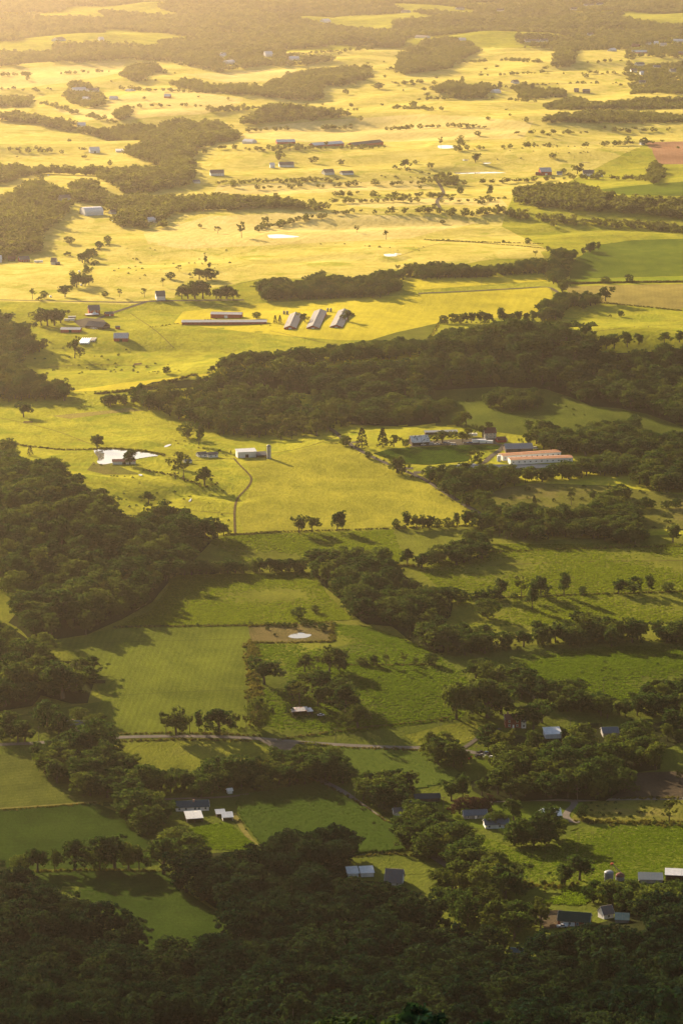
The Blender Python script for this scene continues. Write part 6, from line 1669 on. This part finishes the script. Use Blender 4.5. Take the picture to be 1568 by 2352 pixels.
FW = [
    ('hazy woods along the western fields', [(-40,262),(0,263),(35,254),(75,264),(125,269),(190,284),(225,300),(270,290),(320,284),(350,289),(400,274),(500,279),(540,299),(545,321),(500,326),(450,341),(440,371),(450,427),(390,437),(280,442),(225,402),(125,397),(65,402),(0,424),(-40,424)], 14, 13, 18),
    ('western wood around the white two gabled house', [(-40,455),(0,455),(50,430),(80,414),(145,434),(170,464),(135,502),(90,545),(85,580),(30,590),(0,606),(-40,606)], 12, 13, 18),
    ('wood behind the white arched barn', [(160,420),(215,414),(250,449),(280,449),(390,449),(500,449),(650,454),(750,469),(775,482),(650,478),(450,484),(390,489),(380,524),(265,519),(240,470),(170,462)], 12, 11, 16),
    ('far wooded hills under the top of the view', [(-80,-60),(1640,-60),(1640,75),(1568,76),(1449,112),(1330,112),(1259,112),(1184,97),(1064,100),(984,80),(909,122),(784,136),(700,150),(600,150),(500,165),(400,141),(300,135),(200,142),(100,146),(-80,156)], 19, 13, 20),
    ('round hazy wood jutting into the far hayfield', [(909,167),(919,120),(984,84),(1064,84),(1099,116),(1059,137),(1024,157),(934,169)], 15, 13, 18),
    ('square wood corner in the far hayfield', [(1266,155),(1274,120),(1284,95),(1324,98),(1314,152)], 15, 13, 18),
    ('trees among the houses of the far town', [(1447,215),(1444,160),(1449,112),(1568,80),(1640,80),(1640,128),(1568,132),(1450,128),(1449,150),(1560,140),(1640,135),(1640,218),(1484,212)], 15, 10, 15),
    ('long far hedge wood, upper of two', [(1224,248),(1284,230),(1334,225),(1379,236),(1484,224),(1640,219),(1640,247),(1334,250)], 13, 11, 15),
    ('long far hedge wood, lower of two', [(1219,278),(1250,265),(1334,255),(1434,255),(1534,260),(1640,270),(1640,280),(1534,280),(1284,282)], 13, 11, 15),
    ('tree groups along the far street', [(984,202),(1034,185),(1069,194),(1129,190),(1134,217),(1064,227),(1014,217)], 13, 10, 15),
    ('tree groups east along the far street', [(1170,190),(1205,184),(1225,200),(1300,205),(1300,222),(1190,226)], 14, 9, 14),
    ('pale hazy woods in the glow, upper part', [(275,177),(310,150),(350,144),(400,174),(500,194),(600,194),(700,160),(784,154),(854,150),(849,172),(784,216),(700,232),(600,240),(475,217),(410,197),(280,187)], 16, 12, 18),
    ('pale hazy woods in the glow, lower part', [(550,287),(600,242),(700,236),(784,220),(854,214),(969,224),(959,242),(834,264),(700,277)], 15, 12, 17),
    ('dark hedge wood below the far farmhouse', [(1179,455),(1199,430),(1249,424),(1334,424),(1384,440),(1434,450),(1534,455),(1640,460),(1640,508),(1434,488),(1284,480),(1209,470)], 12, 12, 17),
    ('long thin hedge across the glow fields', [(855,488),(860,478),(909,478),(1009,478),(1064,484),(1159,476),(1234,490),(1334,500),(1434,505),(1640,518),(1640,540),(1434,522),(1334,517),(1234,506),(1159,490),(1064,496),(1009,489)], 11, 8, 12),
    ('thin hazy hedge above the winding lane', [(700,449),(784,441),(934,445),(1034,444),(1034,451),(934,454),(784,450)], 12, 8, 12),
    ('diagonal hazy hedge east of the long pond', [(576,530),(580,519),(640,508),(700,494),(809,478),(812,487),(700,506),(640,520)], 11, 7, 10),
    ('scrub around the lane between far hedges', [(985,412),(998,400),(1036,394),(1046,408),(1040,425),(1022,430),(1018,415)], 12, 8, 12),
    ('upright hedge below the red tilled field', [(1488,415),(1490,385),(1500,372),(1515,385),(1520,410),(1505,420)], 11, 9, 13),
    ('hazy tree group around the white farm buildings', [(145,222),(160,190),(185,182),(215,195),(230,212),(250,222),(232,245),(190,246),(160,235)], 15, 10, 15),
    ('dark hedge at the western edge in the haze', [(-40,220),(0,217),(70,222),(72,242),(0,245),(-40,245)], 13, 12, 16),
    ('hazy hedge along the long pale poultry barns', [(540,340),(600,336),(700,330),(880,330),(884,338),(700,342),(600,346)], 13, 6, 9),
    ('hazy tree clumps east of the western woods', [(262,268),(270,248),(295,243),(300,262),(285,275)], 12, 11, 15),
    ('round hazy hilltop grove in the glow', [(276,176),(290,155),(345,140),(352,168),(320,186)], 14, 11, 15),
    ('hazy bushes in the field below the glow woods', [(470,250),(520,243),(580,245),(585,252),(500,257)], 13, 8, 11),
    ('hazy field hedge by the white farmhouse', [(480,416),(560,412),(700,408),(780,410),(780,416),(640,418),(500,422)], 11, 5, 8),
]
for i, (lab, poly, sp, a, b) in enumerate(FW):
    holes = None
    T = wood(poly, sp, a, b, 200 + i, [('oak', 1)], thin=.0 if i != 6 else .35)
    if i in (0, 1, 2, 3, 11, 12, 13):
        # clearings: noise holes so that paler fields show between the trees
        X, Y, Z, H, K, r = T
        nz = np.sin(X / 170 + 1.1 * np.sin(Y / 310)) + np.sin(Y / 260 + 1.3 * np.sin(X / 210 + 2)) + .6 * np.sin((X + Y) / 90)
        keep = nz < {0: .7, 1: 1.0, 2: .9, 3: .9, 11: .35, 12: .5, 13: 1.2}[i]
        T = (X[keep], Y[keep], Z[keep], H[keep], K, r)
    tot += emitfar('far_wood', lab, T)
# thin hedgerows and loose trees of the far valley, too many and too small to count
rf = np.random.default_rng(808); HP = []
def hedge(pts, wd, st, h0_, h1_, skip=.25):
    g = GN_(densify(pts, 10, 0, closed=False))
    seg = np.r_[0, np.cumsum(np.hypot(*np.diff(g[:, :2], axis=0).T))]
    s = np.arange(0, seg[-1], st); ph = rf.uniform(0, 6)
    s = s[(rf.random(len(s)) > skip) & (np.sin(s / 37 + ph) + np.sin(s / 61) > -1.1)]
    X = np.interp(s, seg, g[:, 0]) + rf.normal(0, wd, len(s)); Y = np.interp(s, seg, g[:, 1]) + rf.normal(0, wd, len(s))
    HP.append(np.column_stack([X, Y, hgrid(X, Y), rf.uniform(h0_, h1_, len(s))]))
for pts in ([(0,175),(120,172),(260,166)], [(280,206),(400,212),(560,218)], [(600,262),(760,256),(900,250),(1040,255)], [(300,250),(420,244),(540,252)], [(420,150),(560,140),(700,126),(860,112)], [(1000,150),(1150,140),(1300,146),(1440,142)], [(1100,176),(1260,168),(1440,172)], [(960,232),(1100,226),(1230,236)], [(900,300),(1040,292),(1200,298)], [(1060,345),(1200,338),(1400,336),(1500,330)], [(540,306),(660,298),(800,296)], [(440,350),(520,342),(560,345)], [(600,436),(740,430),(900,426),(1000,420)], [(1050,425),(1180,420),(1300,412),(1500,416)], [(780,468),(900,464),(1020,466),(1150,462)], [(100,240),(180,262),(270,284)], [(0,340),(60,352),(120,350)], [(460,470),(560,468),(700,476)], [(1200,310),(1340,306),(1500,302)], [(860,200),(960,190),(1000,196)], [(640,185),(760,186),(860,178)], [(1446,112),(1444,150),(1442,190)]):
    hedge(pts, 5, 10, 5, 12)
P = np.column_stack([rf.uniform(0, 1568, 260), rf.uniform(105, 540, 260)])
g = GN_(P)
k = rf.random(260) < np.interp(P[:, 1], [105, 300, 540], [1, .7, .3])
HP.append(np.column_stack([g[k, 0], g[k, 1], hgrid(g[k, 0], g[k, 1]), rf.uniform(5, 14, k.sum())]))
A = np.concatenate(HP); n = len(A); s = A[:, 3] / PH; w = rf.uniform(1, 1.5, n); rot = np.zeros((n, 3)); rot[:, 2] = rf.uniform(0, 6.28, n)
stuff('far_hedgerow', 'thin broken hedgerows and loose trees dividing the hazy far fields', A[:, :3], np.stack([s * w, s * w, s], 1), rot, rf.integers(0, len(FAR), n), NGF)
print('trees', tot, 'manual', len(MANUAL))

W_ROUGH = [(1114,1136),(1234,1112),(1409,1118),(1560,1142),(1560,1215),(1480,1215),(1380,1175),(1290,1172)]
# scrub: uncountable low bushes joining hedges, banks and wood edges to the grass
SP = []
rs = np.random.default_rng(314)
def shrubline(pts, width, step, hmin, hmax):
    g = GN_(densify(pts, 10, 0, closed=False))
    seg = np.r_[0, np.cumsum(np.hypot(*np.diff(g[:, :2], axis=0).T))]
    s = np.arange(0, seg[-1], step) + rs.uniform(0, step)
    s = s[rs.random(len(s)) < .8]
    X = np.interp(s, seg, g[:, 0]) + rs.normal(0, width, len(s)); Y = np.interp(s, seg, g[:, 1]) + rs.normal(0, width, len(s))
    SP.append(np.column_stack([X, Y, hgrid(X, Y), rs.uniform(hmin, hmax, len(s)) * rs.uniform(.5, 1.2, len(s))]))
for pts, wd, st, h0_, h1_ in [
    ([(905,1215),(960,1214),(1090,1208)], 1.2, 3, 1.5, 3.5), ([(415,1322),(490,1318),(560,1316)], 1.5, 2.5, 2, 4), ([(580,1314),(700,1313)], 1.5, 2.5, 2, 4),
    ([(1035,1380),(1150,1374),(1300,1369),(1568,1359)], 1.2, 5, 1, 2.5), ([(780,1529),(990,1527)], 1.2, 4, 1, 2.2), ([(380,1690),(600,1674)], 1.5, 3.5, 1.2, 2.8),
    ([(40,2003),(200,2000),(380,2003)], 1.2, 3, .8, 1.8), ([(1015,743),(1130,743),(1230,738)], 2, 4, 2, 4), ([(320,1826),(480,1816),(600,1810),(720,1802)], 1.5, 2.5, 1.5, 3.5),
    ([(1030,1504),(1180,1490),(1310,1478),(1568,1472)], 2, 3, 1.5, 3.5), ([(1245,735),(1300,705),(1370,695)], 2, 4, 2, 4), ([(905,637),(1084,637),(1256,625)], 2, 4, 2, 4),
    ([(760,988),(800,1022),(850,1050),(900,1072),(985,1110),(1070,1166)], 3.2, 7, .8, 2.4), ([(250,1700),(420,1697),(580,1690)], 2, 8, .6, 1.5), ([(700,1712),(784,1720),(960,1724)], 2, 8, .6, 1.5),
    ([(265,1445),(400,1440),(570,1437)], 1, 9, .8, 1.8), ([(575,1475),(580,1540),(588,1660)], 1.8, 4, 1, 2.6), ([(215,1068),(240,1072),(300,1070)], 1.5, 4, .6, 1.4), ([(230,1030),(300,1033),(372,1045)], 1.2, 5, .8, 1.8),
    ([(345,1085),(400,1096),(470,1116),(510,1130)], 2.5, 6, .8, 2.2), ([(410,1010),(450,1028),(500,1040),(540,1046)], 4, 6, .8, 2.4), ([(440,985),(560,1000),(650,1004),(740,1000)], 3, 5, 1, 3),
    ([(200,905),(330,895),(450,862),(560,850)], 3, 8, 1, 3), ([(100,868),(250,850),(420,852)], 8, 16, 1, 2.6), ([(30,835),(150,820),(300,812)], 10, 18, 1, 2.6), ([(340,753),(480,740),(620,748)], 4, 14, .8, 2),
    ([(846,405),(920,408),(990,412)], 5, 9, 2, 5), ([(600,415),(700,412),(770,411)], 4, 9, 2, 5), ([(905,386),(960,396),(1000,405)], 6, 10, 3, 7), ([(1100,470),(1160,456)], 6, 10, 3, 7), ([(560,250),(640,246),(700,244)], 8, 18, 3, 8),
    ([(960,206),(1080,203),(1180,200)], 10, 18, 4, 10), ([(1200,196),(1320,193),(1440,192)], 8, 14, 3, 8), ([(0,206),(60,206),(130,205)], 10, 20, 4, 10), ([(870,160),(940,150),(1000,140)], 14, 22, 4, 10),
    ([(1240,560),(1100,556),(980,551)], 3, 12, 1.5, 4), ([(700,565),(800,560),(940,575)], 6, 22, 1, 3), ([(240,560),(215,590),(190,640),(150,675)], 4, 6, 2, 5), ([(1100,1268),(1300,1262),(1568,1255)], 2, 10, .8, 2),
    ([(1330,1888),(1420,1890),(1568,1893)], 3, 3, .8, 2), ([(1120,2038),(1230,2038),(1310,2040)], 5, 3, .8, 2.4), ([(430,1900),(470,1896),(540,1888)], 2, 5, .8, 2), ([(545,1890),(580,1935),(620,1962)], 2, 6, .6, 1.5),
    ([(1000,1664),(1080,1650)], 2, 5, 1, 2.5), ([(640,1704),(720,1690),(860,1672),(1020,1650)], 1.5, 6, .8, 2), ([(750,1798),(800,1830),(900,1900),(985,1958)], 4.5, 5, .8, 2.6),
]: shrubline(pts, wd, st, h0_, h1_)
def scrub(poly, n, hmin, hmax):
    g = GN_(densify(poly, 25, 0))[:, :2]; lo, hi = g.min(0), g.max(0)
    X = rs.uniform(lo[0], hi[0], n); Y = rs.uniform(lo[1], hi[1], n); ok = inpoly(X, Y, g); X, Y = X[ok], Y[ok]
    SP.append(np.column_stack([X, Y, hgrid(X, Y), rs.uniform(hmin, hmax, len(X))]))
scrub(W_ROUGH, 90, .8, 2.6); scrub([(1330,1850),(1420,1838),(1600,1836),(1600,1886),(1400,1888),(1310,1884)], 60, .6, 1.6)
scrub([(280,560),(520,575),(560,640),(420,650),(240,650)], 50, .8, 2.5); scrub([(100,770),(160,800),(380,830),(420,860),(120,860)], 90, .8, 2.6); scrub([(1060,330),(1400,335),(1480,365),(1300,372),(1080,365)], 60, 1, 3); scrub([(980,905),(1150,895),(1400,945),(1500,1000),(1080,985)], 60, .8, 2.4); scrub([(230,1085),(330,1100),(480,1150),(530,1200),(300,1170)], 60, .6, 2); scrub([(1180,1500),(1568,1485),(1568,1560),(1300,1560)], 40, .5, 1.5); scrub([(590,1490),(760,1480),(900,1500),(1060,1580),(1020,1650),(700,1680)], 50, .5, 1.6)
A = np.concatenate(SP); n = len(A); s = A[:, 3] / PH * 1.1; w = rs.uniform(1, 1.5, n)
rot = np.zeros((n, 3)); rot[:, 2] = rs.uniform(0, 6.28, n)
stuff('undergrowth', 'low scrub along hedges, banks, lanes and pasture edges', A[:, :3], np.stack([s * w, s * w, s], 1), rot, rs.choice(LIBIDX['bush'], n), NG)
# a few mountain crest trees just under the camera, leaf colour darkened so they stand black against the valley
for u, v, dist, hgt, kd, lab in [(935, 2322, 215, 13, 'deepoak', 'near black treetop rising at the bottom edge, tallest of the crest trees'), (885, 2338, 225, 12, 'deepround', 'near black treetop at the bottom edge, west of the tallest'), (1010, 2334, 220, 12, 'deepoak', 'near black treetop at the bottom edge, east of the tallest'), (1100, 2346, 235, 12, 'deepround', 'near black treetop barely showing at the bottom edge'), (820, 2348, 240, 11, 'deepoak', 'near black treetop barely showing, westmost of the crest trees')]:
    cx_ = (u - 784) / FPX; cy_ = (1176 - v) / FPX
    d = np.array([cx_, FWD[1] + cy_ * UPV[1], FWD[2] + cy_ * UPV[2]]); t = dist / d[1]
    top = CAMP + d * t
    tree(0, 0, 0, 1.0, kd, lab, 'crest trees at the bottom edge', name='crest_tree', xyz=np.array([top[0], top[1], top[2] - hgt * .97]), hm=hgt)

# ------------------------------------------------------------------ weeds along field edges and tussocks in rough grass
def tuft_mesh(name, mat, n, rad, h, seed):
    r = np.random.default_rng(seed)
    c = np.column_stack([r.normal(0, rad * .45, n), r.normal(0, rad * .45, n), np.zeros(n)])
    a = r.uniform(0, 2 * pi, n); w = r.uniform(.12, .3, n) * rad; hh = h * r.uniform(.5, 1.1, n)
    lean = np.column_stack([r.normal(0, .25, n), r.normal(0, .25, n)]) * h
    d = np.column_stack([np.cos(a), np.sin(a), 0 * a]) * w[:, None]
    top = c + np.column_stack([lean, hh])
    q = np.stack([c - d, c + d, top + d * .5, top - d * .5], 1).reshape(-1, 3)
    return qmesh(name, q, mat)
libg = bpy.data.collections.new('weed_kinds')
M['grass_blade'] = leafmat('grass_blades', (.058, .075, .008), (.08, .10, .010), (.11, .13, .013), .55)
M['grass_blade_green'] = leafmat('green_grass_blades', (.034, .055, .006), (.05, .075, .008), (.07, .098, .010), .55)
for k in range(3): libg.objects.link(bpy.data.objects.new('kind_%03d' % k, tuft_mesh('weed', M['weeds'], 26, 1.0, 1.3, k)))
for k in range(3): libg.objects.link(bpy.data.objects.new('kind_%03d' % (3 + k), tuft_mesh('tussock', M['grass_blade'], 16, .9, .55, 10 + k)))
for k in range(3): libg.objects.link(bpy.data.objects.new('kind_%03d' % (6 + k), tuft_mesh('tussock_green', M['grass_blade_green'], 16, .9, .55, 20 + k)))
NGW = scatter_group(libg, 'scatter_weeds')
wp = []; 
r = np.random.default_rng(77)
def weedline(pts, width, step, hmin, hmax):
    g = GN_(densify(pts, 10, 0, closed=False))
    seg = np.r_[0, np.cumsum(np.hypot(*np.diff(g[:, :2], axis=0).T))]
    s = np.arange(0, seg[-1], step)
    X = np.interp(s, seg, g[:, 0]) + r.normal(0, width, len(s)); Y = np.interp(s, seg, g[:, 1]) + r.normal(0, width, len(s))
    wp.append(np.column_stack([X, Y, hgrid(X, Y), r.uniform(hmin, hmax, len(s))]))
for lab, pts in FENCES: weedline(pts, .7, 1.3, .5, 1.0)
weedline([(575,1478),(580,1540),(585,1600),(590,1665)], 2.2, .5, .7, 1.5)
weedline([(570,1439),(640,1436),(765,1431)], 1.2, .7, .6, 1.2)
weedline([(762,1474),(670,1477),(580,1477)], 1.0, .7, .6, 1.2)
weedline([(765,1431),(762,1474)], 1.0, .7, .6, 1.2)
weedline([(0,1012),(60,1025),(150,1034),(216,1032)], 1.2, 1.0, .6, 1.1)
weedline([(216,1032),(262,1031),(300,1034),(340,1038),(375,1046)], 1.0, .7, .7, 1.4)
weedline([(330,1080),(400,1092),(470,1118),(500,1112)], 1.2, 1.1, .5, 1.0)
weedline([(520,1228),(560,1228),(640,1222)], 1.2, .8, .6, 1.1)
weedline([(1309,652),(1450,649),(1600,648)], 1.5, .8, 1.2, 2.2)
weedline([(1369,694),(1450,702),(1568,714)], 1.2, 1.2, .6, 1.2)
weedline([(1240,560),(1090,556),(980,551)], 1.2, 1.2, .6, 1.2)
weedline([(345,752),(470,735),(560,728)], 1.5, 2, .4, .8)
weedline([(225,905),(330,893),(450,860)], 1.5, .9, .8, 1.8)
weedline([(1100,1270),(1160,1268),(1300,1262),(1568,1255)], 1.2, 1.0, .5, 1.0)
weedline([(910,1300),(960,1302)], 1.5, .8, .8, 1.5)
weedline([(985,780),(1008,742)], 1.2, 1.2, .4, .8)
weedline([(0,1862),(120,1853),(225,1845)], .8, 1.0, .4, .8)
weedline([(258,1704),(420,1699),(580,1703)], .9, .9, .5, 1.0)
weedline([(690,1706),(784,1718),(974,1724)], .9, .9, .5, 1.0)
weedline([(620,1748),(735,1800),(790,1828),(850,1866),(912,1908)], .9, .9, .6, 1.1)
weedline([(1420,1836),(1568,1834)], 1.0, .9, .6, 1.1)
weedline([(1330,1886),(1420,1890),(1568,1893)], 2.5, .5, .6, 1.3)
weedline([(1120,2036),(1230,2036),(1310,2036)], 4, .5, .6, 1.3)
A = np.concatenate(wp)
n = len(A); rot = np.zeros((n, 3)); rot[:, 2] = r.uniform(0, 6.28, n)
stuff('weeds', 'tall weeds along fences, banks and field edges', A[:, :3], np.repeat(A[:, 3:4], 3, 1), rot, r.integers(0, 3, n), NGW)
def tussocks(label, poly, count, hs, base, seed):
    rr = np.random.default_rng(seed)
    g = GN_(densify(poly, 20, 0))[:, :2]
    lo, hi = g.min(0), g.max(0)
    X = rr.uniform(lo[0], hi[0], count * 3); Y = rr.uniform(lo[1], hi[1], count * 3)
    nz = np.sin(X / 23 + np.sin(Y / 31)) + np.sin(Y / 19 + 1.7 * np.sin(X / 41))
    ok = inpoly(X, Y, g) & (rr.random(len(X)) < .5 + .3 * nz)
    X, Y = X[ok][:count], Y[ok][:count]
    s = rr.uniform(.5, 1.2, len(X)) * hs
    rot = np.zeros((len(X), 3)); rot[:, 2] = rr.uniform(0, 6.28, len(X))
    stuff('grass', label, np.column_stack([X, Y, hgrid(X, Y) + .05]), np.column_stack([s * 1.3, s * 1.3, s]), rot, rr.integers(base, base + 3, len(X)), NGW)
tussocks('tussocky grass on the rough pasture below the knoll', [(390,1322),(720,1316),(750,1365),(812,1424),(570,1436),(270,1438),(350,1402),(385,1352)], 14000, 1.0, 3, 1)
tussocks('tussocky grass on the strip below the golden pasture', [(470,1240),(560,1230),(900,1218),(930,1290),(720,1280),(560,1290)], 8000, 1.0, 3, 2)
tussocks('tussocky grass on the pasture around the rusted shed', [(585,1480),(765,1476),(770,1434),(850,1440),(1010,1500),(1085,1570),(1060,1650),(690,1700),(600,1660)], 15000, .9, 6, 3)
tussocks('tussocky grass on the eastern pastures', [(960,1310),(1120,1250),(1568,1250),(1568,1430),(1050,1440),(1045,1380)], 15000, 1.0, 3, 4)
tussocks('tussocky grass on the pasture beyond the power line', [(1060,1515),(1180,1496),(1568,1480),(1568,1555),(1430,1610),(1250,1560),(1160,1528)], 10000, .9, 6, 5)
tussocks('tussocky grass on the big pasture by the grain bins', [(1080,1910),(1180,1950),(1290,1940),(1330,1898),(1568,1897),(1568,2020),(1180,2036)], 9000, .7, 6, 6)
tussocks('rough weedy grass below the big pasture', [(1174,2034),(1290,2036),(1420,2040),(1330,2080),(1230,2075)], 4500, 1.4, 6, 7)
tussocks('tussocky grass on the small paddock below the ranch house', [(432,1905),(520,1890),(560,1920),(600,1955),(460,1950)], 3000, 1.0, 6, 8)

# ------------------------------------------------------------------ haze: one closed box of even air round everything
hz = MB().box(-3800, 3800, -600, 16200, -40, 560)
hm_ = bpy.data.materials.new('haze_air'); hm_.use_nodes = True
t = hm_.node_tree; t.nodes.clear()
pv = t.nodes.new('ShaderNodeVolumePrincipled'); ho = t.nodes.new('ShaderNodeOutputMaterial')
pv.inputs['Color'].default_value = HAZE_COLOR
pv.inputs['Density'].default_value = HAZE_DENSITY
pv.inputs['Anisotropy'].default_value = HAZE_G
t.links.new(pv.outputs[0], ho.inputs['Volume'])
o = hz.build('haze', hm_); tag(o, 'warm evening haze filling the valley air', kind='stuff')
